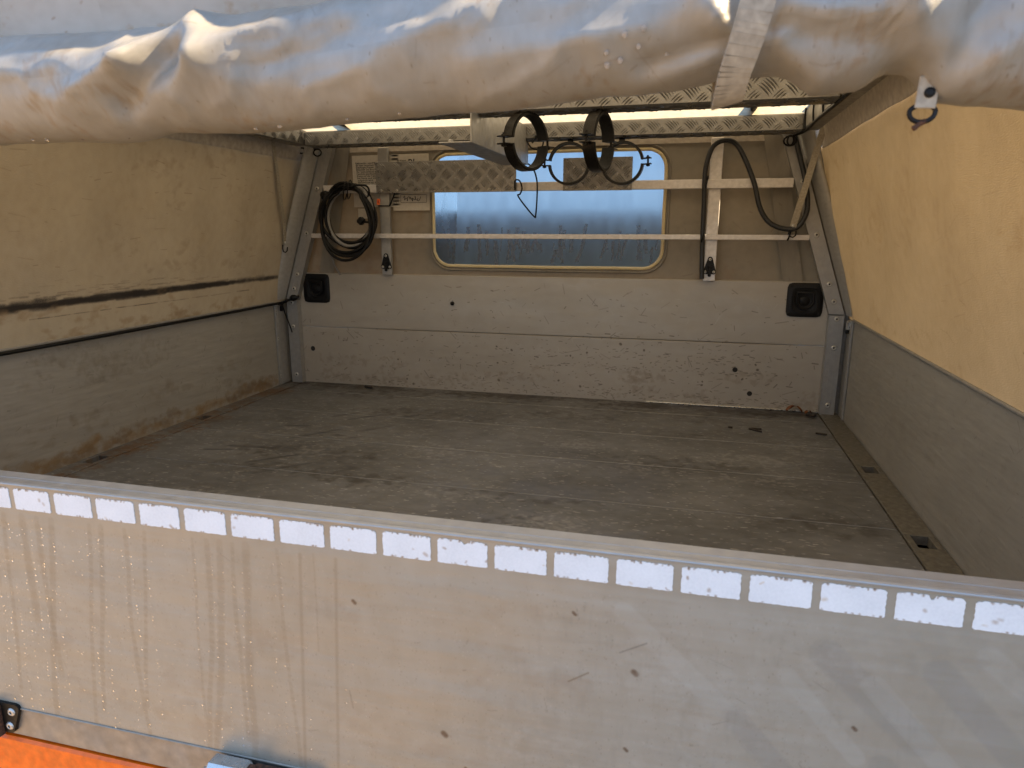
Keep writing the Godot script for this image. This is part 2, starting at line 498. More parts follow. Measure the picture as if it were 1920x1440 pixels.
func tailgate_material() -> StandardMaterial3D:
	# 2048 x 300 over x -1..1, y 0.32..0.027 (1024 px per metre)
	var p := Pic.new(2048, 300, 81, [lin(0.268, 0.238, 0.185), lin(0.29, 0.263, 0.213), lin(0.308, 0.283, 0.234), lin(0.327, 0.304, 0.256)], 0.003, 0.035, 0.55, Vector2(1, 2))
	var r := p.r
	var X := func(x: float) -> float: return (x + 1.0) * 1024.0
	# wet tracks of run-off water on the left part
	for q in [[-0.235, 0.30, 16], [-0.19, 0.5, 14], [-0.17, 0.75, 10], [-0.15, 1.0, 12], [-0.10, 1.0, 8], [-0.085, 0.9, 9], [-0.055, 1.0, 8], [-0.03, 0.8, 7], [0.045, 1.0, 9], [0.06, 1.0, 12], [0.075, 0.9, 7], [0.09, 1.0, 12], [0.125, 1.0, 6], [0.028, 0.8, 5], [-0.215, 0.9, 8], [0.165, 0.4, 3], [-0.32, 1.0, 9], [-0.4, 1.0, 10], [-0.55, 0.8, 7]]:
		var x: float = X.call(q[0])
		var y := 42.0
		var end: float = 50 + 250 * q[1]
		var dr := r.randf_range(-0.9, 0.1)
		while y < end:
			var n := y + 9
			dr = clampf(dr + r.randf_range(-0.35, 0.35), -1.6, 0.8)
			var x2 := x + dr
			p.stroke(Vector2(x, y), Vector2(x2, n), q[2] * r.randf_range(0.35, 0.5), lin(0.20, 0.16, 0.112), 0.19, 0.35, 0.25)
			x = x2; y = n
	for q in [[0.1505, 2.6], [0.189, 2.4]]:
		p.stroke(Vector2(X.call(q[0]), 44), Vector2(X.call(q[0] - 0.012), 298), q[1], lin(0.185, 0.145, 0.10), 0.36, 0.7, 0.2)
	# dried dew specks
	for i in 7000:
		var x := pow(r.randf(), 1.2) * 1000 + 680
		var q := Vector2(x, r.randf_range(44, 298))
		p.stroke(q, q + Vector2(0, r.randf_range(0, 1.4)), r.randf_range(0.5, 1.0), lin(0.17, 0.132, 0.095) if r.randf() < 0.6 else lin(0.42, 0.38, 0.33), r.randf_range(0.12, 0.45), 0.9)
	# brown mud specks
	for q in [[0.205, 0.235, 2.6], [0.475, 0.205, 3.6], [0.47, 0.125, 2.2], [0.295, 0.105, 4.0], [0.317, 0.07, 2.0], [0.56, 0.12, 2.0], [0.655, 0.185, 2.2], [0.42, 0.255, 2.0]]:
		var c := Vector2(X.call(q[0]), (0.32 - q[1]) * 1024)
		p.stroke(c, c + Vector2(2, 2), q[2], lin(0.085, 0.05, 0.03), 0.85, 0.6, 0.3)
	p.scratches(40, 700, 45, 2040, 298, 3, 26, 0.7, 1.2, 0.8, lin(0.14, 0.11, 0.085), 0.5)
	for i in 26:
		p.patch(Vector2(r.randf_range(800, 1500), r.randf_range(60, 290)), Vector2(r.randf_range(30, 90), r.randf_range(10, 30)), lin(0.245, 0.20, 0.15), 0.28, 1200 + i, 0.03, 0.48, 4.0)
	# dust wiped off by hand towards the right: slanting swipes with hard edges
	for q in [[1668, 72, 1745, 142, 15, 0], [1640, 100, 1700, 168, 9, 1], [1752, 78, 1830, 160, 15, 0], [1705, 96, 1800, 200, 11, 1], [1785, 56, 1860, 118, 12, 1], [1500, 60, 1600, 150, 12, 1], [1600, 150, 1680, 240, 13, 0], [1720, 170, 1800, 260, 13, 0], [1850, 100, 1960, 220, 14, 0], [1900, 60, 2010, 160, 12, 1]]:
		for k in 3:
			var off := Vector2(r.randf_range(-2, 2), r.randf_range(-2, 2))
			p.stroke(Vector2(q[0], q[1]) + off, Vector2(q[2], q[3]) + off, q[4] * r.randf_range(0.75, 1.0), lin(0.235, 0.225, 0.20) if q[5] == 0 else lin(0.37, 0.355, 0.315), 0.17, 0.10, 0.2)
	for i in 30:
		p.patch(Vector2(r.randf_range(1380, 2048), r.randf_range(40, 298)), Vector2(r.randf_range(30, 110), r.randf_range(20, 70)), lin(0.365, 0.345, 0.30) if r.randf() < 0.5 else lin(0.25, 0.235, 0.20), 0.3, 1300 + i, 0.05, 0.48, 4.0)
	for i in 260:
		var q := Vector2(r.randf_range(1400, 1900), r.randf_range(60, 290))
		p.stroke(q, q + Vector2(r.randf_range(-1, 1), r.randf_range(4, 26)), r.randf_range(0.6, 2.5), lin(0.23, 0.215, 0.185), 0.18, 0.9, 0.4)
	p.stroke(Vector2(X.call(0.575), (0.32 - 0.09) * 1024), Vector2(X.call(0.563), (0.32 - 0.065) * 1024), 2.0, lin(0.10, 0.10, 0.10), 0.55, 0.7, 0.3)
	p.stroke(Vector2(X.call(0.462), (0.32 - 0.222) * 1024), Vector2(X.call(0.485), (0.32 - 0.235) * 1024), 0.9, lin(0.1, 0.09, 0.08), 0.6, 0.7, 0.3)
	p.stroke(Vector2(X.call(0.417), (0.32 - 0.185) * 1024), Vector2(X.call(0.435), (0.32 - 0.197) * 1024), 1.1, lin(0.15, 0.11, 0.07), 0.7, 0.7, 0.2)
	var m := mat(Color.WHITE, 1.0, 0.3, p.tex())
	m.roughness_texture = noise_tex(0.02, 83, 0.34, 0.55)
	m.heightmap_enabled = true
	m.heightmap_texture = noise_tex(0.008, 84, 0, 1)
	m.heightmap_scale = 0.2
	return m

func canvas_material(left: bool) -> StandardMaterial3D:
	# 1200 x 420 over z 0..1.82, height 0.317..0.87
	var ramp := [lin(0.345, 0.275, 0.19), lin(0.40, 0.33, 0.235), lin(0.435, 0.363, 0.262), lin(0.468, 0.395, 0.29)]
	var p := Pic.new(1200, 420, 91 if left else 95, ramp, 0.005, 0.05, 0.6, Vector2(1, 1.6))
	var r := p.r
	if left:
		# black rub mark left by a load, running along the canvas
		for i in 520:
			var z := 60.0 + 1140.0 * pow(r.randf(), 0.75)
			var y := 331.0 + (z - 200) * 0.004 + r.randf_range(-10, 8) * r.randf()
			p.stroke(Vector2(z, y), Vector2(z + r.randf_range(10, 60), y + r.randf_range(-1.5, 1.5)), r.randf_range(2.5, 8.0), lin(0.025, 0.02, 0.017), r.randf_range(0.3, 0.75) * (1.0 if z > 240 else 0.5), 0.9, 0.55)
		for i in 120:
			var z := r.randf_range(300, 1200)
			var y := 320.0 - absf(r.randfn(0, 9))
			p.stroke(Vector2(z, y), Vector2(z + r.randf_range(4, 30), y), r.randf_range(0.8, 2.5), lin(0.06, 0.045, 0.035), r.randf_range(0.15, 0.4), 0.9, 0.6)
		for i in 60:
			var z := r.randf_range(180, 700) if i < 35 else r.randf_range(900, 1200)
			p.stroke(Vector2(z, 358.0), Vector2(z + r.randf_range(8, 40), 358.0 + r.randf_range(-1, 1)), r.randf_range(0.8, 1.8), lin(0.04, 0.03, 0.024), r.randf_range(0.2, 0.6), 0.9, 0.6)
		for i in 24:
			p.patch(Vector2(r.randf_range(200, 1200), r.randf_range(330, 420)), Vector2(r.randf_range(40, 110), r.randf_range(10, 26)), lin(0.26, 0.17, 0.09), 0.45, 1500 + i, 0.03, 0.48, 4.0)
		for i in 26:
			p.patch(Vector2(r.randf_range(200, 1200), r.randf_range(0, 320)), Vector2(r.randf_range(30, 120), r.randf_range(20, 60)), lin(0.25, 0.19, 0.125), 0.35, 1540 + i, 0.03, 0.5, 4.0)
		p.scratches(130, 100, 0, 1200, 330, 4, 40, 0.0, 0.3, 1.0, lin(0.12, 0.085, 0.055), 0.5)
	else:
		for i in 16:
			p.patch(Vector2(r.randf_range(60, 1100), r.randf_range(0, 420)), Vector2(r.randf_range(30, 120), r.randf_range(20, 60)), lin(0.31, 0.23, 0.14), 0.4, 1600 + i, 0.03, 0.5, 4.0)
		p.scratches(120, 50, 0, 1200, 410, 6, 50, 0.4, 0.9, 0.8, lin(0.2, 0.14, 0.085), 0.4)
		p.scratches(60, 50, 0, 1200, 410, 6, 40, 1.3, 0.4, 0.8, lin(0.55, 0.47, 0.35), 0.4)
		for q in [[820, 330, 900, 372], [905, 372, 960, 420]]:
			p.stroke(Vector2(q[0], q[1]), Vector2(q[2], q[3]), 1.3, lin(0.06, 0.045, 0.03), 0.7, 0.8, 0.3)
	var m := mat(Color.WHITE, 0.62, 0.0, p.tex())
	m.backlight_enabled = true
	m.backlight = Color(0.33, 0.305, 0.255)
	m.heightmap_enabled = true
	m.heightmap_texture = noise_tex(0.2, 93, 0, 1, 1024)
	m.heightmap_scale = 0.06
	return m

func front_canvas_material() -> StandardMaterial3D:
	var p := Pic.new(1024, 300, 99, [lin(0.155, 0.137, 0.11), lin(0.20, 0.18, 0.148), lin(0.225, 0.203, 0.168), lin(0.25, 0.228, 0.19)], 0.006, 0.05, 0.6)
	var r := p.r
	for i in 24:
		p.patch(Vector2(r.randf_range(0, 1024), r.randf_range(0, 300)), Vector2(r.randf_range(30, 90), r.randf_range(20, 60)), lin(0.18, 0.12, 0.075), 0.35, 1700 + i, 0.03, 0.5, 4.0)
	p.scratches(60, 0, 0, 1024, 300, 3, 24, 0.6, 1.4, 0.8, lin(0.09, 0.065, 0.045), 0.5)
	var m := mat(Color.WHITE, 0.62, 0.0, p.tex())
	m.backlight_enabled = true
	m.backlight = Color(0.45, 0.36, 0.24)
	return m

func roll_material() -> StandardMaterial3D:
	# fine weave on uv1, stains on uv2
	var n := 128
	var im := Image.create(n, n, false, Image.FORMAT_L8)
	for y in n:
		for x in n:
			var a := sin(TAU * (x + y) * 8.0 / n)
			var b := sin(TAU * (x - y) * 8.0 / n)
			var v := 0.5 + 0.25 * a + 0.12 * b
			im.set_pixel(x, y, Color(v, v, v))
	var m := mat(lin(0.60, 0.545, 0.485), 0.31)
	m.metallic_specular = 0.6
	m.heightmap_enabled = true
	m.heightmap_texture = ImageTexture.create_from_image(im)
	m.heightmap_scale = 0.016
	m.backlight_enabled = true
	m.backlight = Color(0.18, 0.15, 0.11)
	var p := Pic.new(2048, 256, 111, [lin(0.20, 0.175, 0.145), lin(0.25, 0.23, 0.195), lin(0.285, 0.265, 0.23), lin(0.32, 0.30, 0.27)], 0.004, 0.05, 0.6)
	var r := p.r
	for i in 70:
		p.patch(Vector2(r.randf_range(0, 2048), r.randf_range(0, 256)), Vector2(r.randf_range(20, 90), r.randf_range(8, 40)), lin(0.20, 0.135, 0.08), 0.5, 1800 + i, 0.05, 0.5, 4.0)
	for i in 700:
		var q := Vector2(r.randf_range(0, 2048), r.randf_range(0, 256))
		p.stroke(q, q + Vector2(r.randf_range(-1, 1), r.randf_range(-1, 1)), r.randf_range(0.5, 1.4), lin(0.12, 0.08, 0.05), r.randf_range(0.2, 0.7), 0.8)
	p.scratches(120, 0, 0, 2048, 256, 8, 60, 0.4, 1.2, 0.9, lin(0.14, 0.10, 0.065), 0.5)
	m.detail_enabled = true
	m.detail_uv_layer = BaseMaterial3D.DETAIL_UV_2
	m.detail_blend_mode = BaseMaterial3D.BLEND_MODE_MIX
	m.detail_albedo = p.tex()
	return m

func flap_print() -> ImageTexture:
	var p := Pic.new(1024, 256, 211, [lin(0.33, 0.285, 0.23), lin(0.39, 0.345, 0.29), lin(0.43, 0.385, 0.33), lin(0.46, 0.42, 0.36)], 0.006, 0.05, 0.6)
	var r := p.r
	for i in 60:
		p.patch(Vector2(r.randf_range(0, 1024), r.randf_range(0, 256)), Vector2(r.randf_range(15, 60), r.randf_range(10, 34)), lin(0.30, 0.19, 0.10), 0.5, 2100 + i, 0.05, 0.5, 4.0)
	for i in 300:
		var q := Vector2(r.randf_range(0, 1024), r.randf_range(0, 256))
		p.stroke(q, q + Vector2(r.randf_range(-2, 2), r.randf_range(-2, 2)), r.randf_range(0.6, 2.0), lin(0.22, 0.13, 0.07), r.randf_range(0.2, 0.6), 0.8)
	return p.tex()

func pane_material() -> StandardMaterial3D:
	# clear plastic window misted over on the inside; water runs have cut clear tracks through the mist
	var w := 640
	var h := 320
	var n1 := FastNoiseLite.new(); n1.seed = 5; n1.frequency = 0.012; n1.fractal_octaves = 4
	var n2 := FastNoiseLite.new(); n2.seed = 6; n2.frequency = 0.08
	var al := PackedFloat32Array(); al.resize(w * h)
	for y in h:
		for x in w:
			al[y * w + x] = (0.40 if x > 64 + (h - y) * 0.05 else 0.24) + 0.10 * n1.get_noise_2d(x * 2.5, y * 0.35) + 0.03 * n2.get_noise_2d(x, y)
	var r := RandomNumberGenerator.new(); r.seed = 9
	for i in 44:
		var x := r.randf_range(60, 630)
		var y := r.randf_range(195, 270)
		var wd := r.randf_range(0.8, 6.0)
		var drift := r.randf_range(-0.25, 0.2)
		var end := r.randf_range(265, 318)
		while y < end:
			x += drift + r.randf_range(-0.6, 0.6)
			for k in range(int(x - wd), int(x + wd) + 1):
				if k >= 0 and k < w: al[int(y) * w + k] = minf(al[int(y) * w + k], 0.23)
			wd = clampf(wd + r.randf_range(-0.25, 0.25), 0.6, 5.0)
			y += 1.0
	var im := Image.create(w, h, false, Image.FORMAT_L8)
	for y in h:
		for x in w:
			var v := clampf(al[y * w + x], 0.05, 0.8)
			im.set_pixel(x, y, Color(v, v, v))
	var m := mat(Color(0.50, 0.60, 0.68, 0.05), 1.0)
	m.roughness_texture = ImageTexture.create_from_image(im)
	m.refraction_enabled = true
	m.refraction_scale = 0.045
	return m

func tape_material() -> StandardMaterial3D:
	# 2048 x 26 over x -1..1, y 0.3125..0.287: white film with a fine cell pattern, rusty nicks along the frayed edges
	var p := Pic.new(2048, 26, 44, [lin(0.56, 0.585, 0.61), lin(0.64, 0.665, 0.69), lin(0.70, 0.725, 0.75)], 0.02, 0.3, 0.5)
	var r := p.r
	for i in 700:
		var x := r.randf() * 2048
		var top := r.randf() < 0.75
		p.stroke(Vector2(x, 0.5 if top else 25.0), Vector2(x + r.randf_range(-1, 1), r.randf_range(0.5, 2.6) if top else 24.5), r.randf_range(0.7, 1.5), lin(0.14, 0.085, 0.05), r.randf_range(0.4, 0.9), 0.7, 0.2)
	for i in 46:
		var q := Vector2(r.randf() * 2048, r.randf_range(4, 24))
		p.stroke(q, q + Vector2(r.randf_range(-3, 3), r.randf_range(-2, 2)), r.randf_range(0.8, 2.4), lin(0.24, 0.16, 0.11) if r.randf() < 0.6 else lin(0.5, 0.4, 0.3), r.randf_range(0.4, 0.85), 0.8, 0.4)
	var m := mat(Color.WHITE, 0.32, 0.0, p.tex())
	return m

func small_meshes():
	var b := MB.new()
	b.lathe(Vector3.ZERO, Vector3(0, 0, 1), [Vector2(0.0085, 0), Vector2(0.0082, 0.0012), Vector2(0.006, 0.0028), Vector2(0.0036, 0.0034), Vector2(0.0028, 0.0026), Vector2(0.0022, 0.0012), Vector2(0, 0.001)], 14)
	S.rivet = b.done()
	S.rivet.surface_set_material(0, M.rivet)
	b = MB.new()
	b.lathe(Vector3.ZERO, Vector3(0, 0, 1), [Vector2(0.0029, 0.0027), Vector2(0.0018, 0.0029), Vector2(0, 0.0029)], 10)
	S.rivet.add_surface_from_arrays(Mesh.PRIMITIVE_TRIANGLES, b.done().surface_get_arrays(0))
	S.rivet.surface_set_material(1, M.dark)
	b = MB.new()
	b.lathe(Vector3.ZERO, Vector3(0, 1, 0), [Vector2(1, 0), Vector2(0.92, 0.3), Vector2(0.65, 0.55), Vector2(0.3, 0.66), Vector2(0, 0.68)], 8)
	b.lathe(Vector3.ZERO, Vector3(0, -1, 0), [Vector2(1, 0), Vector2(0, 0)], 8, -1)
	S.drop = b.done()

func rivet(parent: Node, at: Vector3, turn := Vector3.ZERO, size := 1.0):
	var a := put("rivet", S.rivet, null, parent, at)
	a.rotation = turn
	a.scale = Vector3.ONE * size

# ------------------------------------------------------------------ surroundings
func ground_and_cab():
	var b := MB.new()
	b.map(Vector3.ZERO, Vector3(0.2, 0, 0), Vector3(0, 0, 0.2))
	b.out_quad(Vector3(-150, GROUND, -150), Vector3(150, GROUND, -150), Vector3(150, GROUND, 150), Vector3(-150, GROUND, 150), Vector3.UP)
	var gm := worn(lin(0.49, 0.33, 0.16), 0.9, 0.0, 0.3, 0.5, 46)
	var g := put("ground", b.done(), gm, self)
	g.set_meta("kind", "structure")
	b = MB.new()
	b.out_quad(Vector3(0.1, GROUND + 0.006, -150), Vector3(150, GROUND + 0.006, -150), Vector3(150, GROUND + 0.006, 150), Vector3(0.1, GROUND + 0.006, 150), Vector3.UP)
	var pv := put("pavement", b.done(), worn(lin(0.085, 0.085, 0.085), 0.85, 0.0, 0.3, 0.5, 48), self)
	pv.set_meta("kind", "structure")
	var cab := thing("truck_cab", "dark truck cab seen dimly through the misted window", "truck cab", Vector3(0, GROUND, -0.3))
	b = MB.new()
	var y0 := 0.3
	var y1 := 0.66 - GROUND
	b.box(Vector3(0, (y0 + y1) * 0.5, -0.62), Vector3(1.8, y1 - y0, 1.1), 0.10)
	put("cab_body", b.done(), M.cab, cab)
	b = MB.new()
	b.box(Vector3(0, y1 - 0.27, -0.062), Vector3(1.2, 0.32, 0.02), 0.008)
	put("rear_window", b.done(), M.cab_glass, cab)

# ------------------------------------------------------------------ truck bed
func truck_bed():
	var bed := thing("truck_bed", "open aluminium truck bed with headboard, side boards and closed tailgate", "truck bed")
	# floor boards between the seams
	var fl := holder("floor", bed)
	var seams := [0.0, 0.142, 0.405, 0.668, 0.932, 1.196, 1.46, 1.775]
	for i in seams.size() - 1:
		var b := MB.new()
		b.map(Vector3(-1, 0, 0), Vector3(0.5, 0, 0), Vector3(0, 0, 1 / 1.78))
		var za: float = seams[i] + 0.0012
		var zb: float = seams[i + 1] - 0.0012
		b.box(Vector3(0.0, -0.01, (za + zb) * 0.5), Vector3(1.874, 0.02, zb - za), 0.0018)
		put("floor_board", b.done(), M.floor, fl)
		if i > 0:
			b = MB.new()
			b.box(Vector3(0, -0.004, seams[i]), Vector3(1.872, 0.0078, 0.0011), 0.0003)
			put("seam_strip", b.done(), M.alu_dull, fl)
	for s: float in [-1.0, 1.0]:
		# edge profile with two lashing slots
		var b := MB.new()
		b.map(Vector3(-1, 0, 0), Vector3(0.5, 0, 0), Vector3(0, 0, 1 / 1.78))
		var cuts := [0.0, 0.54, 0.59, 0.955, 1.012, 1.37, 1.43, 1.775]
		for k in cuts.size() - 1:
			var za: float = cuts[k]
			var zb: float = cuts[k + 1]
			if k % 2 == 0:
				b.box(Vector3(s * 0.969, -0.009, (za + zb) * 0.5), Vector3(0.058, 0.02, zb - za), 0.001)
			else:
				b.box(Vector3(s * 0.9465, -0.009, (za + zb) * 0.5), Vector3(0.013, 0.02, zb - za), 0.001)
				b.box(Vector3(s * 0.9915, -0.009, (za + zb) * 0.5), Vector3(0.013, 0.02, zb - za), 0.001)
		put("edge_strip", b.done(), M.floor if s < 0 else M.edge, fl)
	var sb := MB.new()
	sb.box(Vector3(0, -0.055, 0.88), Vector3(2.02, 0.04, 1.8), 0.004)
	put("subfloor", sb.done(), M.dark, fl)
	sb = MB.new()
	sb.box(Vector3(0.968, -0.03, 1.0), Vector3(0.02, 0.012, 0.02), 0.005, Basis(Vector3.UP, 0.5))
	put("paper_scrap", sb.done(), M.paper, fl)
	# headboard
	var hb := holder("headboard", bed)
	for k in [[-0.03, 0.2185], [0.2205, HF]]:
		var b := MB.new()
		b.map(Vector3(-0.95, 0.43, 0), Vector3(1 / 1.9, 0, 0), Vector3(0, -1 / 0.43, 0))
		b.box(Vector3(0, (k[0] + k[1]) * 0.5, -0.0125), Vector3(1.885, k[1] - k[0], 0.025), 0.0015)
		put("board", b.done(), M.head, hb)
	for q in [[-0.9, 0.133, 0.0095], [0.671, 0.129, 0.0085], [0.723, 0.05, 0.0085]]:
		var b := MB.new()
		b.lathe(Vector3(q[0], q[1], 0.0002), Vector3(0, 0, 1), [Vector2(q[2], 0), Vector2(q[2] * 0.95, 0.0006), Vector2(q[2] * 0.8, 0.0004), Vector2(0, 0.0003)], 16)
		put("hole_plug", b.done(), M.dark, hb)
	var b := MB.new()
	b.lathe(Vector3(-0.323, 0.324, 0), Vector3(0, 0, 1), [Vector2(0.008, 0), Vector2(0.007, 0.006), Vector2(0.004, 0.010), Vector2(0, 0.011)], 10)
	put("bolt_head", b.done(), M.iron, hb)
	b = MB.new()
	b.box(Vector3(0.66, 0.0032, 0.0075), Vector3(0.56, 0.004, 0.011), 0.001)
	put("bottom_lip", b.done(), M.alu_bright, hb)
	# posts, boards of both sides
	for s: float in [-1.0, 1.0]:
		corner_post(bed, s)
		side_board(bed, s)
		tie_down(bed, Vector3(s * 0.8675, 0.367, 0.0), s)
		upright(bed, s * 0.568, s)
	for k in [[0.727, 0.0285, 0.80], [0.5625, 0.0165, 0.86]]:
		b = MB.new()
		b.box(Vector3(0, k[0], 0.024), Vector3(k[2] * 2, k[1], 0.012), 0.0015)
		put("rail", b.done(), M.rail, bed)
	tread_plate(bed, -0.333, 0.512, 0.711, 0.817, [-0.57, -0.51, -0.33, -0.17, -0.09])
	tread_plate(bed, 0.196, 0.226, 0.711, 0.815, [0.095, 0.196, 0.30])
	tailgate(bed)

func post_x(y: float) -> float:      # centre line of the riveted strip (left, positive outward)
	return 0.9615 if y < 0.325 else lerpf(0.9615, 0.780, (y - 0.325) / 0.54)

func corner_post(bed: Node, s: float):
	var po := holder("corner_post", bed)
	var b := MB.new()
	var w := 0.0225
	for k in [[0.0, 0.323], [0.327, 0.93]]:
		var xa := post_x(k[0]); var xb := post_x(k[1])
		b.slab([Vector3(s * (xa - w), k[0], 0.001), Vector3(s * (xa + w), k[0], 0.001), Vector3(s * (xb + w), k[1], 0.001), Vector3(s * (xb - w), k[1], 0.001)], Vector3(0, 0, 1), 0.026)
		for g: float in [-0.006, 0.007]:      # two raised beads of the extrusion
			b.slab([Vector3(s * (xa + g - 0.0012), k[0], 0.027), Vector3(s * (xa + g + 0.0012), k[0], 0.027), Vector3(s * (xb + g + 0.0012), k[1], 0.027), Vector3(s * (xb + g - 0.0012), k[1], 0.027)], Vector3(0, 0, 1), 0.0008)
		b.slab([Vector3(s * (xa - w), k[0], 0.027), Vector3(s * (xa - w + 0.0016), k[0], 0.027), Vector3(s * (xb - w + 0.0016), k[1], 0.027), Vector3(s * (xb - w), k[1], 0.027)], Vector3(0, 0, 1), 0.0014)
	put("face_strip", b.done(), M.alu, po)
	# rounded side channel behind the canvas
	b = MB.new()
	var f := func(u: float, v: float) -> Vector3:
		var y := lerpf(0.325, 0.93, v)
		var a := u * PI
		return Vector3(s * (post_x(y) + w + 0.004 + 0.022 * (1 - cos(a)) * 0.5 + 0.012 * u), y, 0.03 + 0.045 * sin(a * 0.5) + 0.012 * sin(a))
	b.sheet(f, 10, 14)
	put("side_channel", b.done(), M.channel, po)
	b = MB.new()
	b.slab([Vector3(s * (post_x(0.33) + w + 0.005), 0.33, 0.004), Vector3(s * (post_x(0.33) + 0.075), 0.33, 0.004), Vector3(s * (post_x(0.93) + 0.075), 0.93, 0.004), Vector3(s * (post_x(0.93) + w + 0.005), 0.93, 0.004)], Vector3(0, 0, 1), 0.015)
	put("backing", b.done(), M.alu_dull, po)
	b = MB.new()
	b.box(Vector3(s * 0.987, 0.145, -0.018), Vector3(0.085, 0.39, 0.032), 0.002)
	b.box(Vector3(s * 1.0075, 0.145, 0.012), Vector3(0.012, 0.39, 0.024), 0.002)
	put("corner_block", b.done(), M.alu_dull, po)
	var ys := [0.73, 0.571, 0.42, 0.366, 0.312, 0.22, 0.032]
	for y: float in ys:
		var q := Vector3(s * (post_x(y) + 0.001), y, 0.027)
		rivet(po, q)

func side_board(bed: Node, s: float):
	var sd := holder("side_board", bed)
	var b := MB.new()
	b.map(Vector3(0, 0.32, 0), Vector3(0, 0, 1 / 1.78), Vector3(0, -1 / 0.32, 0))
	b.box(Vector3(s * 1.0135, 0.1375, 0.875), Vector3(0.026, 0.355, 1.81), 0.0015)
	put("panel", b.done(), M.side_l if s < 0 else M.side_r, sd)
	b = MB.new()
	b.box(Vector3(s * 1.012, 0.3165, 0.935), Vector3(0.036, 0.007, 1.69), 0.0025)
	put("top_flange", b.done(), M.alu_dull, sd)
	# corner angle beside the post
	b = MB.new()
	b.box(Vector3(s * 0.9985, 0.158, 0.0585), Vector3(0.004, 0.312, 0.065), 0.001)
	b.box(Vector3(s * 0.9955, 0.158, 0.0915), Vector3(0.006, 0.312, 0.003), 0.0012)
	b.box(Vector3(s * 0.9965, 0.158, 0.075), Vector3(0.003, 0.312, 0.002), 0.0008)
	put("corner_angle", b.done(), M.alu, sd)
	for y: float in [0.285, 0.18, 0.035]:
		rivet(sd, Vector3(s * 0.9965, y, 0.083), Vector3(0, -s * PI / 2, 0), 0.7)
	b = MB.new()
	b.box(Vector3(s * 0.993, 0.297, 0.05), Vector3(0.012, 0.03, 0.014), 0.002)
	put("latch_block", b.done(), M.alu_bright if s > 0 else M.black, sd)
	if s > 0:
		b = MB.new()
		b.box(Vector3(0.992, 0.276, 0.05), Vector3(0.012, 0.012, 0.013), 0.002)
		put("latch_stop", b.done(), M.black, sd)

func tie_down(bed: Node, at: Vector3, s: float):
	var t := holder("tie_down_plate", bed)
	t.position = at
	var o := []
	for q in [[0.045, 0.045, 0.0], [-0.045, 0.045, 90.0], [-0.045, -0.045, 180.0], [0.045, -0.045, 270.0]]:
		for k in 5:
			var a := deg_to_rad(q[2] + k * 22.5)
			o.append(Vector3(q[0] + 0.0085 * cos(a), q[1] + 0.0085 * sin(a), 0.0002))
	var b := MB.new()
	# rim with a square-ish opening and a dished bowl
	var n := 40
	var ring := func(rx: float, ex: float, z: float, cy := 0.0) -> Array:
		var out := []
		for k in n:
			var a := TAU * k / n
			var c := cos(a); var d := sin(a)
			var rr := rx / pow(pow(absf(c), ex) + pow(absf(d), ex), 1.0 / ex)
			out.append(Vector3(c * rr, d * rr + cy, z))
		return out
	var rings := [ring.call(0.0545, 9.0, 0.0), ring.call(0.0545, 9.0, 0.004), ring.call(0.0535, 9.0, 0.005), ring.call(0.038, 5.0, 0.005), ring.call(0.036, 5.0, 0.0035), ring.call(0.033, 2.6, 0.0032, -0.002), ring.call(0.027, 2.0, 0.0012, -0.003), ring.call(0.010, 2.0, 0.0004, -0.003)]
	for i in rings.size() - 1:
		for k in n:
			var j := (k + 1) % n
			b.quad(rings[i][k], rings[i][j], rings[i + 1][j], rings[i + 1][k], 1 if i != 3 else -1)
	for k in n: b.tri(rings[-1][k], rings[-1][(k + 1) % n], Vector3(0, -0.003, 0.0004), 1)
	put("plate", b.done(), M.iron if s > 0 else M.black, t)
	b = MB.new()
	var pts := []
	for k in 20:
		var a := PI + PI * k / 19.0
		pts.append(Vector3(0.0245 * cos(a), 0.0245 * sin(a) - 0.002, 0.0095))
	pts.append(Vector3(0.0245, 0.024, 0.0095)); pts.append(Vector3(-0.0245, 0.024, 0.0095))
	b.tube(pts, 0.0042, 8, true)
	put("ring", b.done(), M.iron if s > 0 else M.black, t)
	b = MB.new()
	b.lathe(Vector3(0, -0.003, 0.0005), Vector3(0, 0, 1), [Vector2(0.016, 0), Vector2(0.014, 0.002), Vector2(0.008, 0.003), Vector2(0, 0.0032)], 18)
	put("dish_boss", b.done(), M.iron if s > 0 else M.black, t)
	for q in [[0.045, 0.044], [-0.045, 0.044], [0.045, -0.044], [-0.045, -0.044]]:
		var r := put("screw", S.rivet, M.iron, t, Vector3(q[0], q[1], 0.005))
		r.scale = Vector3(0.6, 0.6, 0.5)

func upright(bed: Node, x: float, s: float):
	var b := MB.new()
	b.box(Vector3(x, 0.645, 0.009), Vector3(0.038, 0.445, 0.016), 0.0018)
	put("upright", b.done(), M.rail if s > 0 else M.alu, bed)
	var h := holder("hinge_bracket", bed)
	h.position = Vector3(x, 0.466, 0.0172)
	b = MB.new()
	var o := []
	for q in [[0.0, 0.027, 30.0, 150.0, 0.008], [-0.0135, -0.014, 150.0, 270.0, 0.007], [0.0135, -0.014, -90.0, 30.0, 0.007]]:
		for k in 6:
			var a := deg_to_rad(lerpf(q[2], q[3], k / 5.0))
			o.append(Vector3(q[0] + q[4] * cos(a), q[1] + q[4] * sin(a), 0))
	b.slab(o, Vector3(0, 0, 1), 0.004)
	b.box(Vector3(0, -0.012, 0.007), Vector3(0.010, 0.034, 0.008), 0.002)
	put("plate", b.done(), M.black if s < 0 else M.iron, h)
	for q in [[0.0, 0.026], [-0.0135, -0.014], [0.0135, -0.014]]:
		var r := put("screw", S.rivet, null, h, Vector3(q[0], q[1], 0.004))
		r.scale = Vector3.ONE * 0.55

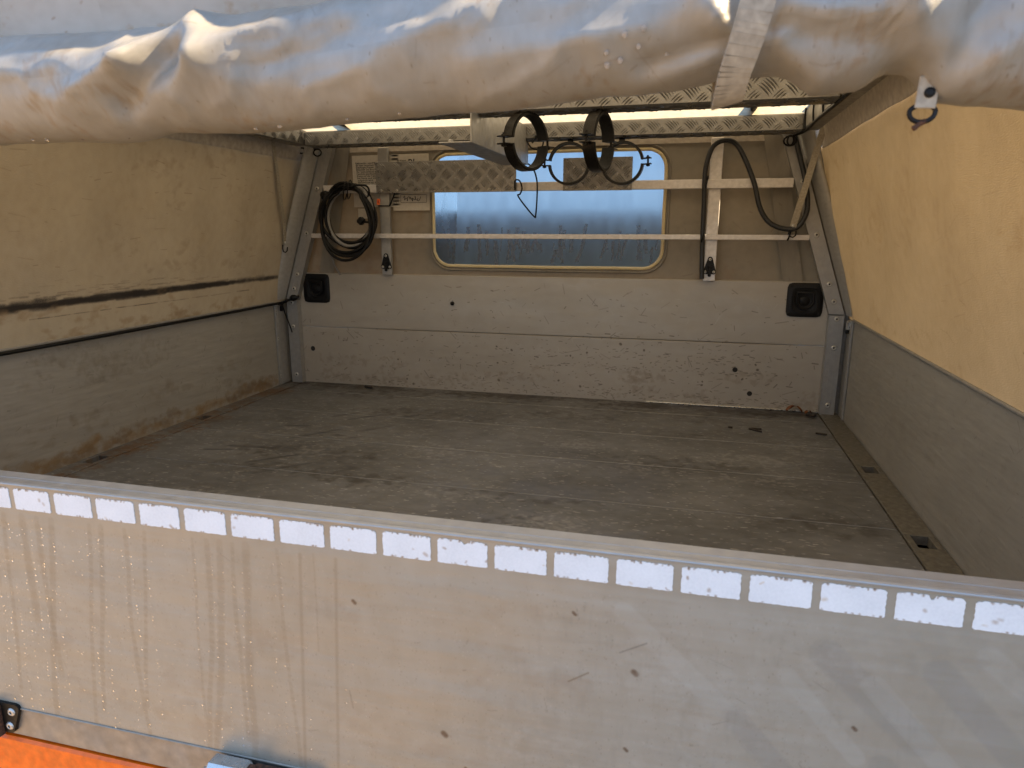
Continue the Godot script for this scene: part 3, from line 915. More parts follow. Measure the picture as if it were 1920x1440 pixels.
# ribs of tread plate on a rectangle: origin o, axes u, w, normal n, sizes
func ribs(o: Vector3, u: Vector3, w: Vector3, n: Vector3, su: float, sw: float, cell := 0.0275, hgt := 0.0022) -> MB:
	var b := MB.new()
	var nu := int(su / cell / 2.0) + 2
	var nw := int(sw / cell) + 2
	for i in nu:
		for j in nw:
			var c := Vector2((2 * i + j % 2 - 0.3) * cell, (j + 0.1) * cell)
			var sgn := 1.0 if j % 2 == 0 else -1.0
			var d := Vector2(0.7071, 0.7071 * sgn)
			var pr := Vector2(-d.y, d.x)
			for k in range(-2, 3):
				var m := c + pr * k * cell * 0.23
				var hl := cell * 0.72
				var q := []
				for e in 5:
					var t := (e / 4.0) * 2.0 - 1.0
					q.append(m + d * hl * t + pr * (1.0 - t * t) * cell * 0.09)
				var inside := true
				for e: Vector2 in q:
					if e.x < 0.0015 or e.y < 0.0015 or e.x > su - 0.0015 or e.y > sw - 0.0015: inside = false
				if not inside:
					# keep the part that fits
					var keep := []
					for e: Vector2 in q:
						if not (e.x < 0.0015 or e.y < 0.0015 or e.x > su - 0.0015 or e.y > sw - 0.0015): keep.append(e)
					if keep.size() < 3: continue
					q = keep
				for e in q.size() - 1:
					var t0 := float(e) / (q.size() - 1) * 2 - 1
					var t1 := float(e + 1) / (q.size() - 1) * 2 - 1
					var w0 := 0.0021 * (1 - t0 * t0); var w1 := 0.0021 * (1 - t1 * t1)
					var a: Vector2 = q[e]; var bb: Vector2 = q[e + 1]
					var P := func(v: Vector2, hh: float) -> Vector3: return o + u * v.x + w * v.y + n * hh
					var ra: Vector3 = P.call(a, hgt * (1 - t0 * t0)); var rb: Vector3 = P.call(bb, hgt * (1 - t1 * t1))
					b.out_quad(P.call(a + pr * w0, 0), P.call(bb + pr * w1, 0), rb, ra, n + (u * pr.x + w * pr.y))
					b.out_quad(P.call(a - pr * w0, 0), P.call(bb - pr * w1, 0), rb, ra, n - (u * pr.x + w * pr.y))
	return b

func tread_plate(bed: Node, x: float, w: float, y0: float, y1: float, rv: Array):
	var t := holder("tread_plate", bed)
	var b := MB.new()
	b.box(Vector3(x, (y0 + y1) * 0.5, 0.0325), Vector3(w, y1 - y0, 0.003), 0.0007)
	put("sheet", b.done(), M.tread, t)
	stuff(put("ribs", ribs(Vector3(x - w / 2, y0, 0.034), Vector3.RIGHT, Vector3.UP, Vector3.BACK, w, y1 - y0).done(), M.tread, t))
	for q: float in rv:
		var r := put("rivet", S.rivet, null, t, Vector3(q, y0 + 0.009, 0.034))
		r.scale = Vector3.ONE * 0.5

func tailgate(bed: Node):
	var tg := holder("tailgate", bed)
	var b := MB.new()
	b.map(Vector3(-1, 0.32, 0), Vector3(0.5, 0, 0), Vector3(0, -1 / 0.293, 0))
	b.box(Vector3(0, 0.1722, 1.7985), Vector3(1.985, 0.2864, 0.029), 0.0008)
	put("panel", b.done(), M.gate, tg)
	# extruded top edge: a crowned section with a groove and a rounded outer lip
	b = MB.new()
	var prof := [Vector2(1.7815, 0.300), Vector2(1.7815, 0.3155), Vector2(1.783, 0.317), Vector2(1.7965, 0.317), Vector2(1.797, 0.3174), Vector2(1.7985, 0.3174), Vector2(1.799, 0.317), Vector2(1.8068, 0.317), Vector2(1.8085, 0.3176), Vector2(1.8115, 0.3178), Vector2(1.8142, 0.3172), Vector2(1.8148, 0.3162), Vector2(1.8144, 0.3150), Vector2(1.8132, 0.3142)]
	var nx := 24
	for k in prof.size() - 1:
		var p0: Vector2 = prof[k]
		var p1: Vector2 = prof[k + 1]
		for i in nx:
			var xa := lerpf(-0.9925, 0.9925, float(i) / nx)
			var xb := lerpf(-0.9925, 0.9925, float(i + 1) / nx)
			b.out_quad(Vector3(xa, p0.y, p0.x), Vector3(xb, p0.y, p0.x), Vector3(xb, p1.y, p1.x), Vector3(xa, p1.y, p1.x), Vector3(0, p0.y - 0.304, p0.x - 1.7985))
	put("top_profile", b.done(), M.alu, tg)
	# lower hinge profile
	b = MB.new()
	b.box(Vector3(0, 0.0085, 1.797), Vector3(1.985, 0.041, 0.029), 0.001)
	b.box(Vector3(0, 0.0282, 1.809), Vector3(1.985, 0.0028, 0.011), 0.0012)
	put("lower_profile", b.done(), worn(lin(0.31, 0.27, 0.22), 0.45, 0.3, 0.2, 4.0, 47), tg)
	# reflective tape segments
	var names := 0
	for i in range(-13, 18):
		var x0 := -0.1959 + (i + 1) * 0.0543 - 0.0543
		if x0 < -0.98 or x0 > 0.93: continue
		put("reflective_segment", tape_mesh(x0 + 0.0006, 0.0478, i), M.tape, tg)
	# dew drops
	var r := RandomNumberGenerator.new()
	r.seed = 77
	var xf: Array[Transform3D] = []
	var lines := [-0.235, -0.225, -0.21, -0.195, -0.18, -0.165, -0.15, -0.105, -0.09, -0.06, -0.05, -0.03, 0.05, 0.062, 0.075, 0.085, 0.092, 0.12, 0.13, 0.155, 0.195, 0.03, 0.43, -0.32, -0.36, -0.41, -0.5, -0.6]
	for x: float in lines:
		var y := 0.275
		var xx := x
		while y > 0.035:
			y -= r.randf_range(0.003, 0.013)
			xx += r.randf_range(-0.0011, 0.0005)
			var s := 0.0003 + 0.0009 * pow(r.randf(), 2.5)
			xf.append(Transform3D(Basis(Vector3.RIGHT, PI / 2).scaled(Vector3(s, s, s)), Vector3(xx, y, 1.8132)))
	for i in 900:
		var x := -0.35 + 0.95 * pow(r.randf(), 1.25)
		var s := 0.0003 + 0.0005 * pow(r.randf(), 3)
		xf.append(Transform3D(Basis(Vector3.RIGHT, PI / 2).scaled(Vector3(s, s, s)), Vector3(x, r.randf_range(0.035, 0.278), 1.8132)))
	stuff(scatter("dew_drops", S.drop, M.water, tg, xf))
	# hinge, latch, bumper strip
	var h := holder("hinge", bed)
	h.position = Vector3(-0.262, 0.012, 1.8122)
	b = MB.new()
	var o := []
	for q in [[0.0165, 0.0165, 0.0, 90.0], [-0.03, 0.0165, 90.0, 180.0], [-0.03, -0.012, 180.0, 270.0], [0.005, -0.012, 270.0, 360.0]]:
		for k in 5:
			var a := deg_to_rad(lerpf(q[2], q[3], k / 4.0))
			o.append(Vector3(q[0] + 0.006 * cos(a), q[1] + 0.006 * sin(a), 0))
	b.slab(o, Vector3(0, 0, 1), 0.0045)
	put("plate", b.done(), M.iron, h)
	b = MB.new()
	b.tube([Vector3(-0.012, 0.02, 0.008), Vector3(-0.012, -0.02, 0.008)], 0.0085, 14)
	put("knuckle", b.done(), M.rust, h)
	for q in [[0.011, 0.012], [0.005, -0.008], [-0.03, 0.012]]:
		var rr := put("screw", S.rivet, null, h, Vector3(q[0], q[1], 0.0045))
		rr.scale = Vector3.ONE * 0.62
	var la := holder("latch", bed)
	b = MB.new()
	b.box(Vector3(0.055, 0.0, 1.826), Vector3(0.048, 0.062, 0.022), 0.004)
	for k in 5: b.box(Vector3(0.0305, 0.022 - k * 0.008, 1.8345), Vector3(0.006, 0.0045, 0.008), 0.0015)
	for k in 3: b.box(Vector3(0.055, 0.02 - k * 0.011, 1.8375), Vector3(0.044, 0.005, 0.003), 0.001)
	put("latch_block", b.done(), M.alu_bright, la)
	b = MB.new()
	b.box(Vector3(0.118, 0.001, 1.822), Vector3(0.075, 0.055, 0.014), 0.003)
	b.box(Vector3(0.085, 0.006, 1.832), Vector3(0.008, 0.06, 0.012), 0.002)
	put("rusty_plate", b.done(), M.rust, la, Vector3.ZERO, "rusty steel latch plate")
	b = MB.new()
	b.box(Vector3(0, -0.075, 1.800), Vector3(2.0, 0.12, 0.03), 0.003)
	put("warning_strip", b.done(), M.orange, bed, Vector3.ZERO, "bright orange strip under the tailgate")

func scatter(called: String, mesh: Mesh, m: Material, parent: Node, xf: Array[Transform3D]) -> MultiMeshInstance3D:
	var mm := MultiMesh.new()
	mm.transform_format = MultiMesh.TRANSFORM_3D
	mm.mesh = mesh
	mm.instance_count = xf.size()
	for i in xf.size(): mm.set_instance_transform(i, xf[i])
	var o := MultiMeshInstance3D.new()
	o.name = called
	o.multimesh = mm
	o.material_override = m
	parent.add_child(o, true)
	return o

func tape_mesh(x0: float, w: float, i: int) -> ArrayMesh:
	var r := RandomNumberGenerator.new()
	r.seed = 300 + i
	var y1 := 0.3085 + 0.0035
	var y0 := y1 - 0.0245
	var o := []
	var rag := 0.0008
	var n := 26
	for k in n + 1:      # frayed top edge
		var t := float(k) / n
		var dy := r.randf_range(-1.0, 0.1) * rag * (1.6 if k % 2 == 0 else 0.3)
		if i == 9 and absf(t - 0.55) < 0.08: dy -= 0.005 * (1 - absf(t - 0.55) / 0.08)
		if i == 16 and absf(t - 0.52) < 0.03: dy -= 0.004
		o.append(Vector2(x0 + w * t, y1 + dy - (0.0022 if k == 0 or k == n else 0.0006 if k == 1 or k == n - 1 else 0.0)))
	for k in 7: o.append(Vector2(x0 + w + r.randf_range(-1, 0.2) * rag * (1 if k % 2 == 0 else 0.2), lerpf(y1 - 0.002, y0 + 0.002, (k + 1) / 8.0)))
	for k in n + 1:
		var t := 1.0 - float(k) / n
		o.append(Vector2(x0 + w * t, y0 + r.randf_range(-0.1, 0.5) * rag + (0.001 if k == 0 or k == n else 0.0)))
	for k in 7: o.append(Vector2(x0 + r.randf_range(-0.2, 1) * rag * (1 if k % 2 == 0 else 0.2), lerpf(y0 + 0.002, y1 - 0.002, (k + 1) / 8.0)))
	var b := MB.new()
	b.map(Vector3(-1, 0.3125, 0), Vector3(0.5, 0, 0), Vector3(0, -1 / 0.0255, 0))
	var mid := Vector3(x0 + w * 0.5, (y0 + y1) * 0.5 - 0.003, 1.8135)
	for k in o.size():
		var a := Vector3(o[k].x, o[k].y, 1.8135)
		var c := Vector3(o[(k + 1) % o.size()].x, o[(k + 1) % o.size()].y, 1.8135)
		b.out_tri(mid, a, c, Vector3.BACK)
		b.out_quad(a, c, c - Vector3(0, 0, 0.0005), a - Vector3(0, 0, 0.0005), (a + c) * 0.5 - mid)
	return b.done()

# ------------------------------------------------------------------ tread plate frame in the roof
func beam(bed: Node, called: String, c: Vector3, s: Vector3, faces: Array) -> void:
	var h := holder(called, bed)
	var b := MB.new()
	b.box(c, s, 0.004)
	put("profile", b.done(), M.tread, h)
	for f: String in faces:
		var hh := s * 0.5
		match f:
			"z": stuff(put("ribs", ribs(c + Vector3(-hh.x, -hh.y, hh.z), Vector3.RIGHT, Vector3.UP, Vector3.BACK, s.x, s.y).done(), M.tread, h))
			"y": stuff(put("ribs", ribs(c + Vector3(-hh.x, -hh.y, -hh.z), Vector3.RIGHT, Vector3.BACK, Vector3.DOWN, s.x, s.z).done(), M.tread, h))
			"x": stuff(put("ribs", ribs(c + Vector3(hh.x, -hh.y, -hh.z), Vector3.BACK, Vector3.UP, Vector3.RIGHT, s.z, s.y).done(), M.tread, h))
			"-x": stuff(put("ribs", ribs(c + Vector3(-hh.x, -hh.y, -hh.z), Vector3.BACK, Vector3.UP, Vector3.LEFT, s.z, s.y).done(), M.tread, h))

func roof_frame():
	var bed := get_node("truck_bed")
	beam(bed, "front_beam", Vector3(0, 0.8875, 0.105), Vector3(1.60, 0.048, 0.075), ["z", "y"])
	beam(bed, "rear_beam", Vector3(0, 0.895, 0.62), Vector3(1.60, 0.064, 0.08), ["z", "y"])
	beam(bed, "side_member", Vector3(-0.823, 0.895, 0.68), Vector3(0.045, 0.056, 1.14), ["x"])
	var b := MB.new()
	b.box(Vector3(0.823, 0.897, 0.68), Vector3(0.045, 0.06, 1.14), 0.003)
	put("side_rail", b.done(), M.alu_dull, bed)
	# bows that carry the roof canvas
	for x: float in [-0.66, 0.66]:
		b = MB.new()
		b.tube([Vector3(x, 0.938, 0.0), Vector3(x, 0.945, 0.9), Vector3(x, 0.938, 1.8)], 0.013, 10)
		put("roof_bow", b.done(), M.iron, bed)
	# sheet metal angle between the beams
	var h := holder("mounting_bracket", bed)
	b = MB.new()
	b.box(Vector3(-0.02, 0.847, 0.41), Vector3(0.0035, 0.115, 0.60), 0.001)
	put("web", b.done(), M.alu, h)
	b = MB.new()
	b.box(Vector3(-0.062, 0.791, 0.41), Vector3(0.081, 0.0035, 0.60), 0.001)
	b.box(Vector3(-0.08, 0.796, 0.685), Vector3(0.012, 0.010, 0.012), 0.003)
	put("flange", b.done(), M.alu, h)

# ------------------------------------------------------------------ tarpaulin
func tarpaulin():
	var tp := thing("tarpaulin_cover", "weathered beige tarpaulin cover over the truck bed, rear flap rolled up", "tarpaulin")
	var wob := FastNoiseLite.new()
	wob.seed = 3; wob.frequency = 1.6; wob.fractal_octaves = 3
	for s: float in [-1.0, 1.0]:
		var b := MB.new()
		var f := func(u: float, v: float) -> Vector3:
			var y := lerpf(0.3, 0.83, v)
			var z := lerpf(-0.045, 1.83, u)
			var x := lerpf(1.004, 0.857, (y - 0.3) / 0.605) + (0.011 * wob.get_noise_2d(z * 1.5 + s * 9, y * 1.2) + 0.007 * wob.get_noise_2d(z * 4.0 - y * 1.2 + s * 5, y * 0.5)) * sin(PI * (y - 0.3) / 0.605)
			x += 0.012 * exp(-pow((y - 0.6) / 0.16, 2)) * exp(-pow(z / 0.25, 2)) * (1.0 if s < 0 else -1.0)
			return Vector3(s * x, y, z)
		b.sheet(f, 60, 24, Vector2.ONE)
		# uv (u along z, v from top down)
		put("side_canvas", flip_v(b.done()), M.canvas_l if s < 0 else M.canvas_r, tp)
		b = MB.new()
		var g := func(u: float, v: float) -> Vector3:
			var y := lerpf(0.825, 0.905, v)
			var z := lerpf(0.03, 1.82, u)
			var x := lerpf(1.004, 0.857, (y - 0.3) / 0.605) + (0.011 * wob.get_noise_2d(z * 1.5 + s * 9, y * 1.2) + 0.007 * wob.get_noise_2d(z * 4.0 - y * 1.2 + s * 5, y * 0.5)) * sin(PI * (y - 0.3) / 0.605) - 0.003
			return Vector3(s * x, y, z)
		b.sheet(g, 40, 4)
		put("hem_band", b.done(), M.hem, tp)
	var b := MB.new()
	var rf := func(u: float, v: float) -> Vector3:
		var t := u * 2 - 1
		var x := 0.857 * t
		var zz := lerpf(-0.045, 1.84, v)
		var y := 0.905 + (0.055 - 0.04 * exp(-pow(maxf(zz, 0.0) / 0.16, 2))) * (1.0 - pow(absf(t), 6)) + 0.004 * wob.get_noise_2d(x * 2, v * 3)
		return Vector3(x, y, zz)
	b.sheet(rf, 48, 24)
	put("roof_canvas", b.done(), M.roof, tp)
	front_canvas(tp)
	rear_flap(tp)

func flip_v(m: ArrayMesh) -> ArrayMesh:
	var a := m.surface_get_arrays(0)
	var uv: PackedVector2Array = a[Mesh.ARRAY_TEX_UV]
	for i in uv.size(): uv[i] = Vector2(uv[i].x, 1.0 - uv[i].y)
	a[Mesh.ARRAY_TEX_UV] = uv
	var o := ArrayMesh.new()
	o.add_surface_from_arrays(Mesh.PRIMITIVE_TRIANGLES, a)
	return o

func window_outline(grow: float) -> Array:
	var out := []
	var hx := 0.403 + grow; var y0 := 0.458 - grow; var y1 := 0.842 + grow
	var r := 0.062 + grow
	for q in [[hx - r, y1 - r, 0.0], [-hx + r, y1 - r, 90.0], [-hx + r, y0 + r, 180.0], [hx - r, y0 + r, 270.0]]:
		for k in 9:
			var a := deg_to_rad(q[2] + k * 11.25)
			out.append(Vector3(q[0] + r * cos(a) + 0.01, q[1] + r * sin(a), -0.02))
		var nxt := 6
		# straight part, finely divided so that the edge can waver
		var a0: Vector3 = out[-1]
		var corner := {0.0: Vector3(-hx + r + 0.01, y1, -0.02), 90.0: Vector3(-hx + 0.01, y0 + r, -0.02), 180.0: Vector3(hx - r + 0.01, y0, -0.02), 270.0: Vector3(hx + 0.01, y1 - r, -0.02)}
		var a1: Vector3 = corner[q[2]]
		for k in range(1, nxt): out.append(a0.lerp(a1, float(k) / nxt))
	return out

func front_canvas(tp: Node):
	var inner := window_outline(0.0)
	var b := MB.new()
	b.map(Vector3(-1, 0.95, 0), Vector3(0.5, 0, 0), Vector3(0, -1 / 0.6, 0))
	var outer := []
	for q: Vector3 in inner:
		var d := Vector2(q.x - 0.01, q.y - 0.65)
		d.x *= 1.0
		var t := 1e9
		if absf(d.x) > 1e-5: t = minf(t, 1.03 / absf(d.x))
		if d.y > 1e-5: t = minf(t, 0.32 / d.y)
		if d.y < -1e-5: t = minf(t, 0.35 / -d.y)
		var e := Vector2(0.01, 0.65) + d * t
		var lim := 1.02 if e.y < 0.3 else lerpf(1.012, 0.87, (e.y - 0.3) / 0.605)
		e.x = clampf(e.x, -lim, lim)
		outer.append(Vector3(e.x, e.y, -0.03))
	var n := inner.size()
	var rings := 8
	var wob := FastNoiseLite.new(); wob.seed = 8; wob.frequency = 3.0
	var P := func(i: int, k: int) -> Vector3:
		var v: Vector3 = inner[i % n].lerp(outer[i % n], float(k) / rings)
		v.z += 0.008 * wob.get_noise_2d(v.x * 1.4, v.y * 0.5) * sin(PI * float(k) / rings)
		return v
	for i in n:
		for k in rings:
			b.out_quad(P.call(i, k), P.call(i + 1, k), P.call(i + 1, k + 1), P.call(i, k + 1), Vector3.BACK, 1)
	put("front_canvas", b.done(), M.canvas_front, tp)
	# welt round the pane
	b = MB.new()
	var wl := []
	for i in n:
		var q: Vector3 = inner[i]
		wl.append(q + Vector3(0.002 * wob.get_noise_1d(i * 9.0), 0.002 * wob.get_noise_1d(i * 7.0 + 50), 0.003))
	b.tube(wl, 0.0055, 8, true)
	put("window_welt", b.done(), M.welt, tp)
	b = MB.new()
	var wl2 := []
	for q: Vector3 in window_outline(0.014): wl2.append(q + Vector3(0, 0, 0.002))
	b.tube(wl2, 0.004, 8, true)
	put("window_seam", b.done(), M.canvas_front, tp)
	b = MB.new()
	b.map(Vector3(-0.4, 0.845, 0), Vector3(1 / 0.82, 0, 0), Vector3(0, -1 / 0.39, 0))
	var mid := Vector3(0.01, 0.65, -0.021)
	for i in n:
		var a: Vector3 = inner[i] + Vector3(0, 0, -0.001)
		var c: Vector3 = inner[(i + 1) % n] + Vector3(0, 0, -0.001)
		var k := Vector3(0, 0, -0.0015)
		b.out_tri(mid, a, c, Vector3.BACK)
		b.out_tri(mid + k, a + k, c + k, Vector3.FORWARD)
		b.out_quad(a, c, c + k, a + k, (a + c) * 0.5 - mid)
	put("window_pane", b.done(), M.pane, tp)
	# pale weld bands of the canvas beside the posts
	for s: float in [-1.0, 1.0]:
		b = MB.new()
		b.slab([Vector3(s * 0.86, 0.42, -0.012), Vector3(s * 0.80, 0.42, -0.012), Vector3(s * 0.70, 0.9, -0.012), Vector3(s * 0.76, 0.9, -0.012)], Vector3(0, 0, 1), 0.0015)
		put("weld_band", b.done(), M.canvas_front, tp)
	b = MB.new()
	b.box(Vector3(0, 0.866, -0.012), Vector3(1.7, 0.02, 0.002), 0.0005)
	put("top_band", b.done(), M.hem, tp)

func seg_dist(p: Vector2, a: Vector2, b: Vector2) -> float:
	var ab := b - a
	var t := clampf((p - a).dot(ab) / ab.length_squared(), 0, 1)
	return p.distance_to(a + ab * t)

func ridge(p: Vector2, a: Vector2, b: Vector2, w: float) -> float:
	var d := seg_dist(p, a, b)
	return exp(-d * d / (w * w))

func crease(p: Vector2, a: Vector2, b: Vector2, w: float) -> float:
	return exp(-maxf(seg_dist(p, a, b) - 0.0006, 0.0) / w)

func curve(xs: Array, x: float) -> float:
	for i in xs.size() - 1:
		if x <= xs[i + 1][0]:
			var t := clampf((x - xs[i][0]) / (xs[i + 1][0] - xs[i][0]), 0, 1)
			t = t * t * (3 - 2 * t)
			return lerpf(xs[i][1], xs[i + 1][1], t)
	return xs[-1][1]

func rear_flap(tp: Node):
	var wob := FastNoiseLite.new()
	wob.seed = 21; wob.frequency = 5.0; wob.fractal_octaves = 3
	# lower and upper edge of the roll along x
	var bot := [[-1.05, 0.650], [-0.3, 0.655], [-0.02, 0.656], [0.07, 0.655], [0.11, 0.661], [0.165, 0.658], [0.355, 0.666], [0.485, 0.675], [0.52, 0.679], [0.548, 0.680], [0.574, 0.668], [0.592, 0.669], [0.612, 0.679], [0.620, 0.679], [0.6375, 0.664], [0.66, 0.659], [0.70, 0.653], [1.05, 0.64]]
	var top := [[-1.05, 0.735], [-0.06, 0.737], [0.05, 0.735], [0.14, 0.733], [0.165, 0.736], [0.2, 0.739], [0.3, 0.742], [0.42, 0.750], [0.50, 0.752], [0.54, 0.748], [0.6, 0.765], [0.7, 0.775], [1.05, 0.78]]
	var b := MB.new()
	var f := func(u: float, v: float) -> Vector3:
		var x := lerpf(-1.05, 1.05, u)
		var a := TAU * v
		var y0 := curve(bot, x); var y1 := curve(top, x)
		var ry := (y1 - y0) * 0.5
		var cy := (y0 + y1) * 0.5
		var rz := 0.040 + 0.006 * wob.get_noise_1d(x * 0.5)
		var cz := 1.872
		var y := cy + ry * sin(a)
		var z := cz + rz * cos(a)
		var d := 0.0
		var q := Vector2(x, y)
		if cos(a) > -0.2:
			# loose folds and hard creases of the rolled cloth
			d += 0.014 * crease(q, Vector2(0.060, 0.684), Vector2(0.112, 0.700), 0.014)
			d += 0.016 * crease(q, Vector2(0.112, 0.700), Vector2(0.160, 0.729), 0.012)
			d -= 0.012 * ridge(q, Vector2(0.095, 0.676), Vector2(0.150, 0.706), 0.008)
			d += 0.010 * crease(q, Vector2(0.160, 0.729), Vector2(0.166, 0.700), 0.010)
			d += 0.008 * crease(q, Vector2(0.166, 0.700), Vector2(0.130, 0.668), 0.012)
			d += 0.007 * crease(q, Vector2(0.17, 0.705), Vector2(0.27, 0.738), 0.010)
			d -= 0.005 * ridge(q, Vector2(0.20, 0.695), Vector2(0.30, 0.722), 0.010)
			d += 0.006 * crease(q, Vector2(0.30, 0.700), Vector2(0.42, 0.735), 0.010)
			d += 0.005 * crease(q, Vector2(0.36, 0.69), Vector2(0.47, 0.70), 0.009)
			d += 0.005 * crease(q, Vector2(-0.10, 0.708), Vector2(0.06, 0.714), 0.012)
			d -= 0.004 * ridge(q, Vector2(-0.08, 0.722), Vector2(0.08, 0.724), 0.008)
			d -= 0.012 * ridge(q, Vector2(0.522, 0.655), Vector2(0.536, 0.78), 0.011)
			d += 0.011 * crease(q, Vector2(0.496, 0.722), Vector2(0.516, 0.698), 0.007)
			d -= 0.008 * ridge(q, Vector2(0.470, 0.684), Vector2(0.515, 0.694), 0.005)
			d += 0.008 * crease(q, Vector2(0.455, 0.672), Vector2(0.515, 0.688), 0.007)
			d += 0.012 * crease(q, Vector2(0.545, 0.692), Vector2(0.570, 0.671), 0.005)
			d -= 0.010 * ridge(q, Vector2(0.540, 0.680), Vector2(0.560, 0.672), 0.005)
			d -= 0.006 * ridge(q, Vector2(0.545, 0.698), Vector2(0.60, 0.690), 0.006)
			d += 0.008 * crease(q, Vector2(0.548, 0.706), Vector2(0.612, 0.698), 0.008)
			d += 0.014 * crease(q, Vector2(0.634, 0.665), Vector2(0.596, 0.735), 0.010)
			d -= 0.010 * ridge(q, Vector2(0.634, 0.667), Vector2(0.655, 0.72), 0.009)
			d += 0.010 * crease(q, Vector2(0.636, 0.665), Vector2(0.70, 0.705), 0.010)
			d += 0.007 * crease(q, Vector2(0.636, 0.664), Vector2(0.72, 0.672), 0.008)
			var n := absf(wob.get_noise_2d(x * 1.3 - y * 1.1, y * 2.6 + x * 0.5))
			d += 0.004 * pow(1.0 - minf(1.0, n * 2.2), 3)
			d += 0.004 * wob.get_noise_2d(x * 1.6, y * 2.4)
			d += 0.0009 * wob.get_noise_2d(x * 9.0, y * 8.0)
		return Vector3(x, y + d * 0.25 * sin(a), z + d * maxf(cos(a), 0.25))
	b.sheet(f, 420, 56, Vector2(230.0, 30.0), func(s: float, t: float) -> Vector2: return Vector2(s * 2.0, t))
	var roll := put("rolled_flap", b.done(), M.roll, tp)
	# flap hanging from the roof edge down behind the roll
	b = MB.new()
	var g := func(u: float, v: float) -> Vector3:
		var x := lerpf(-1.0, 1.0, u)
		var y := lerpf(0.70, 0.955, v)
		return Vector3(x * lerpf(1.0, 0.86, v), y, 1.838 + 0.035 * v + 0.006 * wob.get_noise_2d(x * 0.9, y * 1.5))
	b.sheet(g, 80, 16, Vector2(220.0, 28.0), func(s: float, t: float) -> Vector2: return Vector2(s * 1.7 + 0.13, t * 1.3 + 0.2))
	put("hanging_flap", b.done(), M.flap, tp)
	# webbing strap that holds the roll up
	strap(tp, "roll_strap", [Vector3(0.545, 0.80, 1.908), Vector3(0.5365, 0.745, 1.928), Vector3(0.532, 0.715, 1.929), Vector3(0.527, 0.692, 1.924), Vector3(0.5215, 0.673, 1.911), Vector3(0.5195, 0.662, 1.891), Vector3(0.5195, 0.668, 1.86), Vector3(0.52, 0.69, 1.845)], 0.0185, 0.0014, Vector3(1, 0.25, 0))
	# tab with ring
	var t := holder("ring_tab", tp)
	b = MB.new()
	b.box(Vector3(0.6300, 0.6635, 1.888), Vector3(0.0112, 0.0175, 0.0016), 0.0006, Basis(Vector3.BACK, -0.06))
	put("tab", b.done(), M.webbing, t)
	b = MB.new()
	b.lathe(Vector3(0.6308, 0.6632, 1.8889), Vector3(0, 0, 1), [Vector2(0.0030, 0), Vector2(0.0027, 0.0012), Vector2(0.0012, 0.0017), Vector2(0, 0.0012)], 14)
	put("eyelet", b.done(), M.black, t)
	b = MB.new()
	var pts := []
	for k in 22:
		var a := TAU * k / 22.0
		pts.append(Vector3(0.6288 + 0.0068 * cos(a) * (1.0 - 0.1 * sin(a)), 0.6535 + (0.0060 if sin(a) < 0 else 0.0034) * sin(a), 1.8868))
	b.tube(pts, 0.0014, 8, true)
	put("ring", b.done(), M.black, t)
	b = MB.new()
	b.tube([Vector3(0.6288, 0.6477, 1.8868), Vector3(0.6275, 0.6462, 1.8870), Vector3(0.6262, 0.6447, 1.8872), Vector3(0.6248, 0.6438, 1.8874)], 0.0016, 6)
	b.tube([Vector3(0.6312, 0.6482, 1.8868), Vector3(0.6290, 0.6468, 1.8868), Vector3(0.6268, 0.6462, 1.8868)], 0.0015, 6)
	put("rag", b.done(), M.rust, t)
	# drops of water on the roll
	var xf: Array[Transform3D] = []
	var r := RandomNumberGenerator.new(); r.seed = 5
	for q in [[0.447, 0.690], [0.458, 0.698], [0.466, 0.692], [0.469, 0.7005], [0.447, 0.684], [0.482, 0.690], [0.455, 0.686]]:
		var s := r.randf_range(0.0013, 0.0021)
		xf.append(Transform3D(Basis(Vector3.RIGHT, PI / 2 + 0.3).scaled(Vector3(s, s * 1.2, s)), Vector3(q[0], q[1], roll_z(f, q[0], q[1]))))
	for x: float in [-0.022, -0.008, 0.0275, 0.046, 0.060, 0.072, 0.185, 0.205, 0.26, 0.3]:
		var y := curve(bot, x) + 0.0004
		var s := r.randf_range(0.0010, 0.0016)
		xf.append(Transform3D(Basis(Vector3.RIGHT, PI - 0.5).scaled(Vector3(s * 1.2, s, s)), Vector3(x, y + 0.0004, 1.883)))
	stuff(scatter("water_drops", S.drop, M.drop, roll, xf))
	# hanging straps with hooks inside, one at each side
	strap(tp, "inner_strap", [Vector3(0.868, 0.90, 0.10), Vector3(0.862, 0.88, 0.085), Vector3(0.838, 0.76, 0.075), Vector3(0.818, 0.66, 0.065), Vector3(0.806, 0.595, 0.05)], 0.019, 0.0015, Vector3(1, 0.2, 0.3))
	strap_hook(tp, Vector3(0.806, 0.59, 0.05))
	strap(tp, "inner_strap", [Vector3(-0.855, 0.90, 0.23), Vector3(-0.865, 0.86, 0.225), Vector3(-0.895, 0.72, 0.16), Vector3(-0.925, 0.60, 0.10), Vector3(-0.937, 0.535, 0.085)], 0.019, 0.0015, Vector3(0.1, 0.0, 1))
	strap_hook(tp, Vector3(-0.937, 0.53, 0.085))

func roll_z(f: Callable, x: float, y: float) -> float:
	var best := 1.9
	var bd := 9.0
	var u := (x + 1.05) / 2.1
	for k in 40:
		var v: Vector3 = f.call(u, -0.25 + 0.5 * k / 39.0)
		if absf(v.y - y) < bd:
			bd = absf(v.y - y); best = v.z
	return best

